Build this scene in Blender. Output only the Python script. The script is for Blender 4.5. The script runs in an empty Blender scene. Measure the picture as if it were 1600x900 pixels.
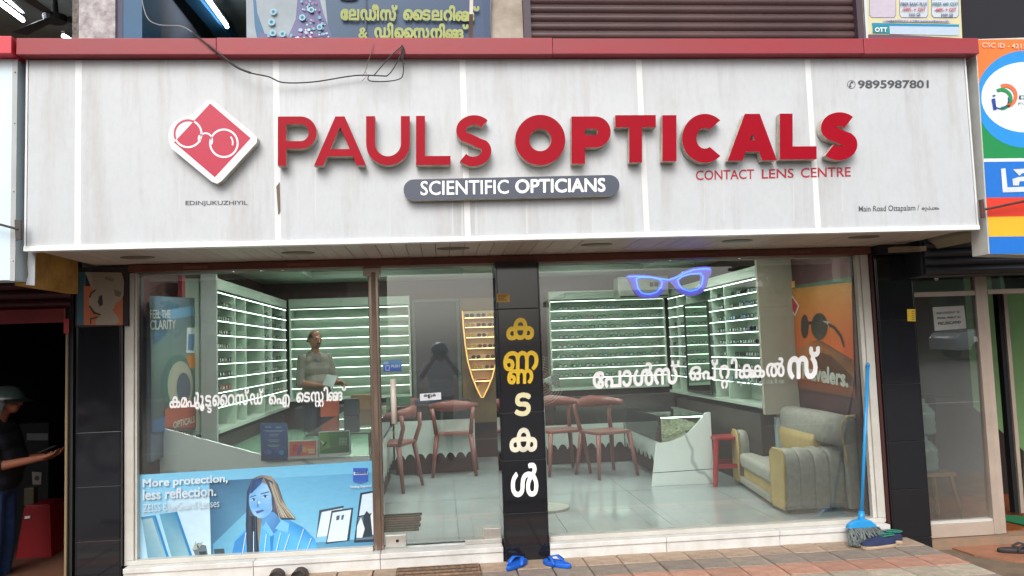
import bpy, math, random
from mathutils import Vector, Matrix
R = random.Random(7)
S = bpy.context.scene
COL = S.collection
rad = math.radians

# ------------------------------------------------------------------ camera
F = 1250.0                      # focal length in pixels of a 1600 px wide picture
YAW, PITCH, ROLL = 0.09229479, 0.07571875, -0.03532143
CAM_H = 1.6
_f = Vector((math.sin(YAW)*math.cos(PITCH), math.cos(YAW)*math.cos(PITCH), math.sin(PITCH)))
_r = Vector((math.cos(YAW), -math.sin(YAW), 0))
_u = _r.cross(_f)
RT = _r*math.cos(ROLL) + _u*math.sin(ROLL)
UP = _u*math.cos(ROLL) - _r*math.sin(ROLL)
cam = bpy.data.cameras.new('camera')
cam.sensor_width = 36; cam.lens = F/1600*36; cam.clip_end = 500; cam.clip_start = 0.02
camo = bpy.data.objects.new('camera', cam); COL.objects.link(camo)
M = Matrix((RT, UP, -_f)).transposed().to_4x4(); M.translation = Vector((0, 0, CAM_H))
camo.matrix_world = M
S.camera = camo

# ------------------------------------------------------------------ world, sun, exposure
w = bpy.data.worlds.new('World'); S.world = w; w.use_nodes = True
nt = w.node_tree
sky = nt.nodes.new('ShaderNodeTexSky'); sky.sky_type = 'NISHITA'; sky.sun_disc = False
SUN_EL, SUN_AZ = 42, 196        # degrees; azimuth clockwise from +Y
sky.sun_elevation = rad(SUN_EL); sky.sun_rotation = rad(SUN_AZ); sky.dust_density = 4; sky.air_density = 1.0
hs = nt.nodes.new('ShaderNodeHueSaturation'); hs.inputs['Saturation'].default_value = 0.34
nt.links.new(sky.outputs[0], hs.inputs['Color'])
bg = nt.nodes['Background']; bg.inputs[1].default_value = 0.15
nt.links.new(hs.outputs[0], bg.inputs[0])
sun = bpy.data.lights.new('sun', 'SUN'); sun.energy = 1.0; sun.angle = rad(35); sun.color = (1, .985, .965)
suno = bpy.data.objects.new('sun', sun); COL.objects.link(suno)
d = Vector((math.sin(rad(SUN_AZ))*math.cos(rad(SUN_EL)), math.cos(rad(SUN_AZ))*math.cos(rad(SUN_EL)), math.sin(rad(SUN_EL))))
suno.rotation_euler = d.to_track_quat('Z', 'Y').to_euler(); suno.location = (0, -5, 12)
S.view_settings.view_transform = 'Standard'; S.view_settings.look = 'None'
S.view_settings.exposure = 0.52; S.view_settings.gamma = 1
S.cycles.use_denoising = True
S.cycles.max_bounces = 9; S.cycles.transparent_max_bounces = 16; S.cycles.glossy_bounces = 4
S.cycles.sample_clamp_indirect = 6; S.cycles.caustics_reflective = False

# ------------------------------------------------------------------ helpers
def at(px, py, y=None, z=None, x=None):
    """the point of the place that stands on the given plane and shows at this spot of the 1600x900 photograph"""
    v = RT*((px-800)/F) - UP*((py-450)/F) + _f
    t = y/v.y if y is not None else ((z-CAM_H)/v.z if z is not None else x/v.x)
    p = v*t; p.z += CAM_H
    return p
def lin(c):
    return tuple(((v/255)/12.92 if v/255 <= .04045 else ((v/255+.055)/1.055)**2.4) for v in c)

MATS = {}
def mat(name, rgb=(200, 200, 200), rough=.6, metal=0, var=.12, scale=6, bump=0, bscale=60, emit=0, spec=.5, stretch=None, tint=None, coat=0):
    """procedural material: noise-varied colour (towards tint), fine bump, optional emission"""
    if name in MATS: return MATS[name]
    m = bpy.data.materials.new(name); m.use_nodes = True; n = m.node_tree; L = n.links
    b = n.nodes['Principled BSDF']
    c = lin(rgb); b.inputs['Roughness'].default_value = rough; b.inputs['Metallic'].default_value = metal
    b.inputs['Specular IOR Level'].default_value = spec; b.inputs['Coat Weight'].default_value = coat
    tc = n.nodes.new('ShaderNodeTexCoord'); mp = n.nodes.new('ShaderNodeMapping'); L.new(tc.outputs['Object'], mp.inputs[0])
    if stretch: mp.inputs['Scale'].default_value = stretch
    no = n.nodes.new('ShaderNodeTexNoise'); no.inputs['Scale'].default_value = scale; no.inputs['Detail'].default_value = 6
    no.inputs['Roughness'].default_value = .65
    L.new(mp.outputs[0], no.inputs['Vector'])
    oi = n.nodes.new('ShaderNodeObjectInfo')
    cr = n.nodes.new('ShaderNodeValToRGB'); cr.color_ramp.elements[0].position = .3; cr.color_ramp.elements[1].position = .72
    t = lin(tint) if tint else tuple(v*(1-var*2.2) for v in c)
    cr.color_ramp.elements[0].color = (*t, 1); cr.color_ramp.elements[1].color = (*[min(1, v*(1+var*.4)) for v in c], 1)
    L.new(no.outputs[0], cr.inputs[0])
    h = n.nodes.new('ShaderNodeHueSaturation'); L.new(cr.outputs[0], h.inputs['Color'])
    ma = n.nodes.new('ShaderNodeMapRange'); ma.inputs[3].default_value = 1-var; ma.inputs[4].default_value = 1+var*.6
    L.new(oi.outputs['Random'], ma.inputs[0]); L.new(ma.outputs[0], h.inputs['Value'])
    L.new(h.outputs[0], b.inputs['Base Color'])
    if bump:
        n2 = n.nodes.new('ShaderNodeTexNoise'); n2.inputs['Scale'].default_value = bscale; n2.inputs['Detail'].default_value = 4
        L.new(tc.outputs['Object'], n2.inputs['Vector'])
        bp = n.nodes.new('ShaderNodeBump'); bp.inputs['Strength'].default_value = bump; bp.inputs['Distance'].default_value = .01
        L.new(n2.outputs[0], bp.inputs['Height']); L.new(bp.outputs[0], b.inputs['Normal'])
    if emit:
        b.inputs['Emission Color'].default_value = (*c, 1); b.inputs['Emission Strength'].default_value = emit
    MATS[name] = m
    return m

def glass_mat(name, tint, ior=1.5, dust_haze=.02):
    m = bpy.data.materials.new(name); m.use_nodes = True; n = m.node_tree; L = n.links
    n.nodes.remove(n.nodes['Principled BSDF']); out = n.nodes['Material Output']
    tr = n.nodes.new('ShaderNodeBsdfTransparent'); tr.inputs[0].default_value = (*tint, 1)
    gl = n.nodes.new('ShaderNodeBsdfGlossy'); gl.inputs['Roughness'].default_value = .005; gl.inputs[0].default_value = (1, 1, 1, 1)
    fr = n.nodes.new('ShaderNodeFresnel'); fr.inputs[0].default_value = ior
    mx = n.nodes.new('ShaderNodeMixShader'); L.new(fr.outputs[0], mx.inputs[0]); L.new(tr.outputs[0], mx.inputs[1]); L.new(gl.outputs[0], mx.inputs[2])
    df = n.nodes.new('ShaderNodeBsdfDiffuse'); df.inputs[0].default_value = (.8, .82, .82, 1)   # thin dusty film that also paints in the milky haze of reflections
    no = n.nodes.new('ShaderNodeTexNoise'); no.inputs['Scale'].default_value = 1.3; no.inputs['Detail'].default_value = 5
    tc = n.nodes.new('ShaderNodeTexCoord'); L.new(tc.outputs['Object'], no.inputs['Vector'])
    mr = n.nodes.new('ShaderNodeMapRange'); mr.inputs[1].default_value = .3; mr.inputs[2].default_value = .75; mr.inputs[3].default_value = dust_haze*.4; mr.inputs[4].default_value = dust_haze*1.7
    L.new(no.outputs[0], mr.inputs[0]); m2 = n.nodes.new('ShaderNodeMixShader'); L.new(mr.outputs[0], m2.inputs[0]); L.new(mx.outputs[0], m2.inputs[1]); L.new(df.outputs[0], m2.inputs[2])
    L.new(m2.outputs[0], out.inputs[0]); MATS[name] = m
    return m
GLASS = glass_mat('window_glass', (.90, .935, .915), 1.66, .022)
CASEGLASS = glass_mat('case_glass', (.90, .95, .92), 1.28, .01)

def print_mat():
    m = bpy.data.materials.new('printed_colour'); m.use_nodes = True; n = m.node_tree
    b = n.nodes['Principled BSDF']; a = n.nodes.new('ShaderNodeVertexColor'); a.layer_name = 'Col'
    no = n.nodes.new('ShaderNodeTexNoise'); no.inputs['Scale'].default_value = 25
    mr = n.nodes.new('ShaderNodeMapRange'); mr.inputs[3].default_value = .9; mr.inputs[4].default_value = 1.08
    h = n.nodes.new('ShaderNodeHueSaturation')
    n.links.new(no.outputs[0], mr.inputs[0]); n.links.new(mr.outputs[0], h.inputs['Value'])
    n.links.new(a.outputs[0], h.inputs['Color']); n.links.new(h.outputs[0], b.inputs['Base Color'])
    b.inputs['Roughness'].default_value = .45
    return m
PRINT = print_mat()

def sign_mat(name, rgb, amount=.5):
    """painted sheet with rain streaks that run down it and soot in the pores"""
    m = mat(name, rgb, .5, var=.02)
    n = m.node_tree; L = n.links; b = n.nodes['Principled BSDF']
    tc = [x for x in n.nodes if x.type == 'TEX_COORD'][0]
    src = b.inputs['Base Color'].links[0].from_socket
    def noise(sc, st, lo, hi, det=5):
        mp = n.nodes.new('ShaderNodeMapping'); mp.inputs['Scale'].default_value = st; L.new(tc.outputs['Object'], mp.inputs[0])
        t = n.nodes.new('ShaderNodeTexNoise'); t.inputs['Scale'].default_value = sc; t.inputs['Detail'].default_value = det
        t.inputs['Roughness'].default_value = .7
        L.new(mp.outputs[0], t.inputs['Vector'])
        r = n.nodes.new('ShaderNodeMapRange'); r.inputs[1].default_value = lo; r.inputs[2].default_value = hi
        L.new(t.outputs[0], r.inputs[0]); return r.outputs[0]
    a = noise(6, (1, 1, .09), .48, .8); p = noise(1.1, (1, 1, .8), .35, .7); f = noise(30, (1, 1, .6), .45, .85)
    def math_(op, x, y):
        k = n.nodes.new('ShaderNodeMath'); k.operation = op; k.use_clamp = True
        for i, v in enumerate((x, y)):
            if isinstance(v, (int, float)): k.inputs[i].default_value = v
            else: L.new(v, k.inputs[i])
        return k.outputs[0]
    s = math_('ADD', math_('MULTIPLY', a, math_('ADD', p, .25)), math_('MULTIPLY', f, .25))
    s = math_('MULTIPLY', s, amount)
    mx = n.nodes.new('ShaderNodeMixRGB'); mx.inputs[2].default_value = (*lin((150, 144, 136)), 1)
    L.new(s, mx.inputs[0]); L.new(src, mx.inputs[1]); L.new(mx.outputs[0], b.inputs['Base Color'])
    return m

def marble_mat():
    m = mat('white_marble', (240, 243, 242), .18, var=.04, scale=3)
    n = m.node_tree; L = n.links; b = n.nodes['Principled BSDF']
    tc = [x for x in n.nodes if x.type == 'TEX_COORD'][0]; src = b.inputs['Base Color'].links[0].from_socket
    wv = n.nodes.new('ShaderNodeTexWave'); wv.inputs['Scale'].default_value = .7; wv.inputs['Distortion'].default_value = 9
    wv.inputs['Detail'].default_value = 4; wv.inputs['Detail Scale'].default_value = 1.1; wv.bands_direction = 'DIAGONAL'
    L.new(tc.outputs['Object'], wv.inputs['Vector'])
    r = n.nodes.new('ShaderNodeMapRange'); r.inputs[1].default_value = .975; r.inputs[2].default_value = 1.02
    L.new(wv.outputs['Fac'], r.inputs[0])
    mx = n.nodes.new('ShaderNodeMixRGB'); mx.inputs[2].default_value = (*lin((135, 145, 150)), 1)
    L.new(r.outputs[0], mx.inputs[0]); L.new(src, mx.inputs[1]); L.new(mx.outputs[0], b.inputs['Base Color'])
    return m

class MB:
    def __init__(s): s.v = []; s.f = []; s.m = []; s.c = []
    def face(s, pts, mi=0, col=None):
        i = len(s.v); s.v += [tuple(p) for p in pts]; s.f.append(tuple(range(i, i+len(pts)))); s.m.append(mi); s.c.append(col)
    def box(s, x0, x1, y0, y1, z0, z1, mi=0):
        i = len(s.v)
        s.v += [(x, y, z) for z in (z0, z1) for x, y in ((x0, y0), (x1, y0), (x1, y1), (x0, y1))]
        for q in ((3, 2, 1, 0), (4, 5, 6, 7), (0, 1, 5, 4), (1, 2, 6, 5), (2, 3, 7, 6), (3, 0, 4, 7)):
            s.f.append(tuple(i+k for k in q)); s.m.append(mi); s.c.append(None)
        return s
    def loft(s, rings, mi=0, caps=True, close=True):
        i = len(s.v); n = len(rings[0])
        for r in rings: s.v += [tuple(p) for p in r]
        for a in range(len(rings)-1):
            for k in range(n if close else n-1):
                k2 = (k+1) % n
                s.f.append((i+a*n+k, i+a*n+k2, i+(a+1)*n+k2, i+(a+1)*n+k)); s.m.append(mi); s.c.append(None)
        if caps:
            s.f.append(tuple(i+k for k in range(n))[::-1]); s.m.append(mi); s.c.append(None)
            s.f.append(tuple(i+(len(rings)-1)*n+k for k in range(n))); s.m.append(mi); s.c.append(None)
        return s
    def tube(s, pts, r, n=8, mi=0, caps=True):
        pts = [Vector(p) for p in pts]; rr = r if isinstance(r, (list, tuple)) else [r]*len(pts)
        rings = []; ref = None
        for k, p in enumerate(pts):
            t = (pts[min(k+1, len(pts)-1)]-pts[max(k-1, 0)]).normalized()
            if ref is None: ref = t.orthogonal().normalized()
            ref = (ref - t*ref.dot(t)).normalized() if (ref - t*ref.dot(t)).length > 1e-5 else t.orthogonal().normalized()
            b = t.cross(ref)
            rings.append([p+(ref*math.cos(2*math.pi*j/n)+b*math.sin(2*math.pi*j/n))*rr[k] for j in range(n)])
        return s.loft(rings, mi, caps)
    def lathe(s, c, prof, n=16, mi=0, sx=1, sy=1):
        c = Vector(c)
        return s.loft([[c+Vector((math.cos(2*math.pi*j/n)*r*sx, math.sin(2*math.pi*j/n)*r*sy, z)) for j in range(n)] for r, z in prof], mi)
    def ball(s, c, rx, ry=None, rz=None, n=12, mi=0):
        ry = rx if ry is None else ry; rz = rx if rz is None else rz; k = max(4, n//2)
        return s.loft([[Vector(c)+Vector((math.cos(2*math.pi*j/n)*rx*math.sin(a), math.sin(2*math.pi*j/n)*ry*math.sin(a), -rz*math.cos(a))) for j in range(n)]
                       for a in [math.pi*(q+.02)/(k+.04) for q in range(k+1)]], mi)
    def prism(s, poly, fr, mi=0, mside=None):
        """poly: list of 3-D points on one plane; fr: vector by which it is thickened"""
        fr = Vector(fr); P = [Vector(p) for p in poly]; n = len(P); i = len(s.v)
        s.v += [tuple(p) for p in P]+[tuple(p+fr) for p in P]
        s.f.append(tuple(range(i, i+n))[::-1]); s.f.append(tuple(range(i+n, i+2*n))); s.m += [mi, mi]; s.c += [None, None]
        for k in range(n):
            s.f.append((i+k, i+(k+1) % n, i+n+(k+1) % n, i+n+k)); s.m.append(mi if mside is None else mside); s.c.append(None)
        return s
    def mesh(s, name, mats, smooth=False):
        me = bpy.data.meshes.new(name); me.from_pydata(s.v, [], s.f)
        for m in (mats if isinstance(mats, (list, tuple)) else [mats]): me.materials.append(m)
        me.polygons.foreach_set('material_index', s.m)
        if any(c is not None for c in s.c):
            ca = me.color_attributes.new('Col', 'FLOAT_COLOR', 'CORNER')
            for p, c in zip(me.polygons, s.c):
                for j, li in enumerate(p.loop_indices):
                    q = c[j % len(c)] if c and isinstance(c[0], (tuple, list)) else (c or (200, 200, 200))
                    ca.data[li].color = (*lin(q), 1)
        if smooth: me.shade_smooth()
        me.update(); return me
    def build(s, name, mats, parent=None, smooth=False, bevel=0, **k):
        if bevel or smooth == 'fix': 
            import bmesh
            me = s.mesh(name, mats); bm = bmesh.new(); bm.from_mesh(me)
            bmesh.ops.remove_doubles(bm, verts=bm.verts, dist=1e-5); bmesh.ops.recalc_face_normals(bm, faces=bm.faces)
            if bevel: bmesh.ops.bevel(bm, geom=list(bm.edges), offset=bevel, segments=2, profile=.6, affect='EDGES', clamp_overlap=True)
            bm.to_mesh(me); bm.free()
            if smooth: me.shade_smooth()
        else: me = s.mesh(name, mats, smooth)
        return link(name, me, parent, **k)

def link(name, me, parent=None, label=None, cat=None, group=None, kind=None, loc=None, scale=None, rz=0, flip=True):
    o = bpy.data.objects.new(name, me); COL.objects.link(o)
    if loc is not None: o.location = loc
    if scale is not None: o.scale = scale
    o.rotation_euler.z = rz
    if parent is not None:
        o.parent = parent; o.matrix_parent_inverse = Matrix.Translation(-Vector(parent.location))
    tag(o, label, cat, group, kind); return o
def tag(o, label=None, cat=None, group=None, kind=None):
    if label: o['label'] = label
    if cat: o['category'] = cat
    if group: o['group'] = group
    if kind: o['kind'] = kind
    return o
def thing(name, label, cat, loc=(0, 0, 0), group=None, kind=None):
    o = bpy.data.objects.new(name, None); COL.objects.link(o); o.location = loc; o.empty_display_size = .1
    return tag(o, label, cat, group, kind)
def copy_tree(root, loc, rz=0, label=None, group=None):
    """a copy of a thing with copies of its parts and sub-parts"""
    r = root.copy(); COL.objects.link(r); r.location = loc; r.rotation_euler = (0, 0, rz)
    if label: r['label'] = label
    if group: r['group'] = group
    def kids(src, dst):
        for ch in list(src.children):
            c = ch.copy(); COL.objects.link(c); c.parent = dst; c.matrix_parent_inverse = ch.matrix_parent_inverse.copy(); kids(ch, c)
    kids(root, r); return r

# flat print: polygons given on the photograph's grid of the surface they are printed on
def art(name, parent, mp, polys, n=(0, -1, 0), step=.0004, **k):
    """polys: (colour or list of colours, [(px,py),...]); each later one lies a hair further out along n"""
    b = MB(); n = Vector(n)
    for i, (c, pts) in enumerate(polys):
        P = [mp(*q)+n*(.0008+step*i) for q in pts]
        b.face(P, 0, c)
    me = b.mesh(name, PRINT)
    return link(name, me, parent, **k)
def circ(cx, cy, r, n=16, ry=None, a0=0, a1=360):
    ry = r if ry is None else ry
    full = a1-a0 >= 360
    return [(cx+r*math.cos(rad(a0+(a1-a0)*k/(n if full else n-1))), cy+ry*math.sin(rad(a0+(a1-a0)*k/(n if full else n-1)))) for k in range(n)]
def rect(x0, y0, x1, y1): return [(x0, y0), (x1, y0), (x1, y1), (x0, y1)]

# ------------------------------------------------------------------ lettering
def raw_text(s, bold=0):
    c = bpy.data.curves.new('t', 'FONT'); c.body = s; c.size = 1; c.offset = bold; c.resolution_u = 3; c.fill_mode = 'FRONT'
    o = bpy.data.objects.new('t', c); COL.objects.link(o)
    dg = bpy.context.evaluated_depsgraph_get(); dg.update()
    me = bpy.data.meshes.new_from_object(o.evaluated_get(dg))
    v = [tuple(x.co)[:2] for x in me.vertices]; f = [tuple(p.vertices) for p in me.polygons]
    bpy.data.objects.remove(o); bpy.data.curves.remove(c); bpy.data.meshes.remove(me)
    return v, f
_G = {}
def mal_glyphs(s, bold=0):
    """Malayalam run as one clean outline: the font's overlapping strokes are merged on a fine grid, thickened, traced and filled again"""
    if (s, bold) in _G: return _G[(s, bold)]
    import numpy as np
    cu = bpy.data.curves.new('t', 'FONT'); cu.body = s; cu.size = 1; cu.resolution_u = 4; cu.fill_mode = 'NONE'
    ob = bpy.data.objects.new('t', cu); COL.objects.link(ob); dg = bpy.context.evaluated_depsgraph_get(); dg.update()
    me = bpy.data.meshes.new_from_object(ob.evaluated_get(dg)); V = np.array([tuple(q.co)[:2] for q in me.vertices]); E_ = [tuple(e.vertices) for e in me.edges]
    bpy.data.objects.remove(ob); bpy.data.curves.remove(cu); bpy.data.meshes.remove(me)
    a, b, c, d = V[:, 0].min(), V[:, 0].max(), V[:, 1].min(), V[:, 1].max(); N = 72.0; pad = .12
    wd, ht = int((b-a+2*pad)*N)+3, int((d-c+2*pad)*N)+3; V = (V-np.array([a-pad, c-pad]))*N
    adj = {}
    for p, q in E_: adj.setdefault(p, []).append(q); adj.setdefault(q, []).append(p)
    wn = np.zeros((ht, wd)); seen = set()
    for st in sorted(adj):
        if st in seen: continue
        lp = [st]; seen.add(st); cur = st+1 if st+1 in adj[st] else adj[st][0]      # loops keep the font's own direction
        while cur not in seen:
            lp.append(cur); seen.add(cur); nx = [k for k in adj[cur] if k not in seen]
            if not nx: break
            cur = nx[0]
        for k in range(len(lp)):
            (x0, y0), (x1, y1) = V[lp[k]], V[lp[(k+1) % len(lp)]]
            if y0 == y1: continue
            sg_ = 1 if y1 > y0 else -1
            for row in range(max(0, math.ceil(min(y0, y1)-.0001)), min(ht, math.ceil(max(y0, y1)-.0001))):
                xc = x0+(x1-x0)*(row-y0)/(y1-y0); wn[row, max(0, math.ceil(xc)):] += sg_
    g = (wn != 0).astype(float)
    r = bold*N; R_ = int(math.ceil(r)); o = g.copy()
    for dy in range(-R_, R_+1):
        for dx in range(-R_, R_+1):
            if dx*dx+dy*dy <= r*r+.3: o = np.maximum(o, np.roll(np.roll(g, dy, 0), dx, 1))
    for _ in range(2): o = (o+np.roll(o, 1, 0)+np.roll(o, -1, 0)+np.roll(o, 1, 1)+np.roll(o, -1, 1))/5
    # marching squares at .5
    seg = {}
    L = .5
    def ip(p, q):
        va, vb = o[p[1], p[0]], o[q[1], q[0]]; t = (L-va)/(vb-va); return (round(p[0]+(q[0]-p[0])*t, 4), round(p[1]+(q[1]-p[1])*t, 4))
    ins = o > L
    act = (ins[:-1, :-1].astype(int)+ins[1:, :-1]+ins[:-1, 1:]+ins[1:, 1:])
    for y, x in zip(*np.nonzero((act > 0) & (act < 4))):
        x, y = int(x), int(y); p = [(x, y), (x+1, y), (x+1, y+1), (x, y+1)]; s_ = [bool(ins[q[1], q[0]]) for q in p]
        cr = [(ip(p[k], p[(k+1) % 4]), s_[k]) for k in range(4) if s_[k] != s_[(k+1) % 4]]
        if len(cr) == 2: pr = [cr]
        else: pr = [[cr[0], cr[1]], [cr[2], cr[3]]]
        for c1, c2 in pr:
            st, en = (c1, c2) if c1[1] else (c2, c1)
            seg[st[0]] = en[0]
    loops = []
    while seg:
        k, nx = seg.popitem(); lp = [k]
        while nx in seg: lp.append(nx); nx = seg.pop(nx)
        if len(lp) > 5:
            out = lp[::2] if len(lp) > 14 else lp
            loops.append([(x/N+a-pad, y/N+c-pad) for x, y in out])
    cu = bpy.data.curves.new('c', 'CURVE'); cu.dimensions = '2D'; cu.fill_mode = 'FRONT'
    for lp in loops:
        sp = cu.splines.new('POLY'); sp.points.add(len(lp)-1); sp.use_cyclic_u = True
        for q, (x, y) in zip(sp.points, lp): q.co = (x, y, 0, 1)
    ob = bpy.data.objects.new('c', cu); COL.objects.link(ob); dg = bpy.context.evaluated_depsgraph_get(); dg.update()
    me = bpy.data.meshes.new_from_object(ob.evaluated_get(dg))
    res = [tuple(q.co)[:2] for q in me.vertices], [tuple(q.vertices) for q in me.polygons]
    bpy.data.objects.remove(ob); bpy.data.curves.remove(cu); bpy.data.meshes.remove(me)
    _G[(s, bold)] = res
    return res
def bbox(v): return min(a for a, b in v), max(a for a, b in v), min(b for a, b in v), max(b for a, b in v)
def compose(tokens, bold):
    """Malayalam words: a token is a run of signs, a number (a gap) or a tuple of (signs, scale, dx, dy) pieces stacked into one ligature"""
    V = []; Fc = []; x = 0
    for t in tokens:
        if isinstance(t, (int, float)): x += t; continue
        w_ = 0
        for s, sc, dx, dy in ([(t, 1, 0, 0)] if isinstance(t, str) else t):
            v, f = mal_glyphs(s, round(bold/sc, 4)); a, b_, _, _ = bbox(v); i = len(V)
            V += [(x+dx+(p-a)*sc, q*sc+dy) for p, q in v]; Fc += [tuple(k+i for k in g) for g in f]
            w_ = max(w_, dx+(b_-a)*sc)
        x += w_+.07
    return V, Fc
def letter_mesh(name, VF, bl, br, tl, mp, m, parent, n=(0, -1, 0), lift=.0022, box=None, thick=0, **k):
    """fit a run of letters to the frame bottom-left, bottom-right, top-left (photograph grid on plane mp)"""
    V, Fc = VF; a, b_, c, d_ = box or bbox(V)
    O = mp(*bl); U = (mp(*br)-O)/(b_-a); W = (mp(*tl)-O)/(d_-c); n = Vector(n)
    mb = MB()
    for i, g in enumerate(Fc):
        h = n*(lift+((i*7) % 11)*.00004)
        mb.face([O+U*(V[j][0]-a)+W*(V[j][1]-c)+h for j in g])
    if thick:
        from collections import Counter
        E = Counter()
        key = lambda j: (round(V[j][0], 5), round(V[j][1], 5))
        for g in Fc:
            for q in range(len(g)):
                E[frozenset((key(g[q]), key(g[(q+1) % len(g)])))] += 1
        for g in Fc:
            for q in range(len(g)):
                i, j = g[q], g[(q+1) % len(g)]
                if E[frozenset((key(i), key(j)))] == 1:
                    A = O+U*(V[i][0]-a)+W*(V[i][1]-c); B = O+U*(V[j][0]-a)+W*(V[j][1]-c)
                    mb.face([A, B, B+n*lift, A+n*lift])
    return link(name, mb.mesh(name, m), parent, **k)
def text(name, s, bl, br, tl, mp, m, parent, bold=0.0, **k):
    return letter_mesh(name, mal_glyphs(s, bold) if bold >= .028 else raw_text(s, bold), bl, br, tl, mp, m, parent, **k)

def outline_solid(name, loops, mp, n, thick, mats, parent, **k):
    """solid cut from loops (first outer, others holes), front face mats[0], sides mats[1]; mp maps loop points to the place"""
    c = bpy.data.curves.new('c', 'CURVE'); c.dimensions = '2D'; c.fill_mode = 'BOTH'
    for lp in loops:
        sp = c.splines.new('POLY'); sp.points.add(len(lp)-1); sp.use_cyclic_u = True
        for q, (a, b_) in zip(sp.points, lp): q.co = (a, -b_, 0, 1)
    o = bpy.data.objects.new('c', c); COL.objects.link(o); dg = bpy.context.evaluated_depsgraph_get(); dg.update()
    me = bpy.data.meshes.new_from_object(o.evaluated_get(dg)); V = [(v.co.x, -v.co.y) for v in me.vertices]; Fc = [tuple(p.vertices) for p in me.polygons]
    bpy.data.objects.remove(o); bpy.data.curves.remove(c); bpy.data.meshes.remove(me)
    n = Vector(n).normalized(); mb = MB()
    for g in Fc: mb.face([mp(*V[j])+n*thick for j in g], 0); mb.face([mp(*V[j]) for j in g][::-1], 1)
    for lp in loops:
        for i in range(len(lp)):
            A, B = mp(*lp[i]), mp(*lp[(i+1) % len(lp)])
            mb.face([A, B, B+n*thick, A+n*thick], 1)
    return link(name, mb.mesh(name, mats), parent, **k)
# ================================================================== materials
WHITE = sign_mat('sign_white', (193, 196, 199), .8)
STRIP = mat('white_strip', (222, 222, 222), .4, var=.04)
CAPRED = mat('cap_red', (152, 40, 50), .5, var=.10, scale=3, bump=.1, bscale=20, stretch=(.3, 1, 1), tint=(140, 56, 62))
LETRED = mat('letter_red', (158, 0, 28), .35, var=.05, scale=5, spec=.15)
LETSIDE = mat('letter_side', (214, 208, 196), .5, var=.1, scale=20, tint=(150, 140, 122))
PINKRED = mat('logo_red', (214, 52, 88), .35, var=.03)
LOGOWHITE = mat('logo_white', (222, 222, 226), .4, var=.04, scale=12)
SLATE = mat('plate_slate', (72, 78, 92), .35, var=.04)
PUREW = mat('letter_white', (252, 252, 252), .45, var=.02)
GREYTX = mat('letter_grey', (78, 82, 88), .5, var=.02)
SOFFIT = mat('soffit_pvc', (206, 194, 182), .45, var=.07, scale=3)
BROWNBEAM = mat('brown_beam', (116, 62, 48), .6, var=.15, scale=8, bump=.2)
ALU = mat('white_aluminium', (206, 204, 198), .38, var=.05, scale=4, tint=(186, 182, 170))
STEEL = mat('brushed_steel', (176, 160, 148), .22, metal=.9, var=.12, scale=5, stretch=(1, 1, .2))
GRANITE = mat('black_granite', (17, 18, 22), .07, var=.25, scale=180, tint=(34, 35, 40), spec=.6)
CERAM = mat('white_ceramic', (222, 222, 220), .25, var=.04, scale=6, tint=(196, 194, 188))
MARBLE = marble_mat()
CONC = mat('raw_concrete', (150, 138, 120), .9, var=.25, scale=9, bump=.6, bscale=40, tint=(108, 92, 78))
PLASTER = mat('worn_plaster', (172, 166, 158), .9, var=.2, scale=5, bump=.4, bscale=30, tint=(128, 118, 108))
DARK = mat('dark_void', (18, 19, 24), .8, var=.1)
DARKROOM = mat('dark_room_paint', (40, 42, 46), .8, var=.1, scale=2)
FLOORW = mat('glossy_floor_tile', (166, 172, 174), .10, var=.05, scale=2)
INWALL = mat('interior_paint', (188, 196, 186), .7, var=.04)
CEIL = mat('ceiling_paint', (170, 184, 172), .7, var=.04)
MAROON = mat('maroon_wall', (74, 34, 38), .5, var=.12, scale=3)
ASPH = mat('asphalt', (128, 126, 120), .9, var=.2, scale=20, bump=.5, bscale=200)

# ================================================================== ground
g = MB(); g.face([(-80, -60, -.03), (80, -60, -.03), (80, 60, -.03), (-80, 60, -.03)]); g.build('ground', mat('packed_earth', (118, 98, 78), .95, var=.2, scale=2, bump=.4), kind='structure')
g = MB(); g.box(-60, 60, -17, 3.3, -.029, -.01); g.build('road', ASPH, kind='structure')
g = MB()
for k in range(-20, 20): g.box(k*3, k*3+1.4, -3.06, -2.94, -.009, -.006)
g.build('road_marking', mat('road_paint', (190, 188, 176), .8), kind='structure')
# pavement: a bed with single tiles on it in rows of beige, grey, red and cream
pv = MB(); pv.box(-3.2, 3.25, 3.45, 5.72, -.02, .105); pv.box(-3.2, 3.25, 3.3, 3.45, -.02, .125)
pave = pv.build('pavement', mat('paving_bed', (96, 84, 70), .95, var=.2, bump=.3), kind='structure')
TS = .24
rows = [((184, 160, 138), 5.68), ((156, 142, 130), 5.44), ((194, 146, 124), 5.20), ((186, 174, 154), 4.96), ((112, 102, 92), 4.72), ((168, 116, 96), 4.48)]
tmesh = []
for i, (c, y) in enumerate(rows):
    b = MB(); b.box(-TS/2+.004, TS/2-.004, -TS/2+.004, TS/2-.004, -.03, 0)
    import bmesh
    me = b.mesh('paving_tile', mat('paving_%s' % ['beige', 'grey', 'red', 'cream', 'grey', 'red'][i], c, .85, var=.14, scale=14, bump=.5, bscale=90, tint=tuple(v*.80 for v in c)))
    bm = bmesh.new(); bm.from_mesh(me); bmesh.ops.bevel(bm, geom=list(bm.edges), offset=.004, segments=1, affect='EDGES'); bm.to_mesh(me); bm.free()
    for k in range(27):
        x = -3.13+k*TS+TS/2
        lim = 3.30 - max(0, (5.5-y))*.06
        if x > lim-.02: continue
        o = link('paving_tile', me, pave, loc=(x, y-TS/2, .13+R.uniform(-.002, .002)))
        o.rotation_euler = (R.uniform(-.006, .006), R.uniform(-.006, .006), R.uniform(-.006, .006))
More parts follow.
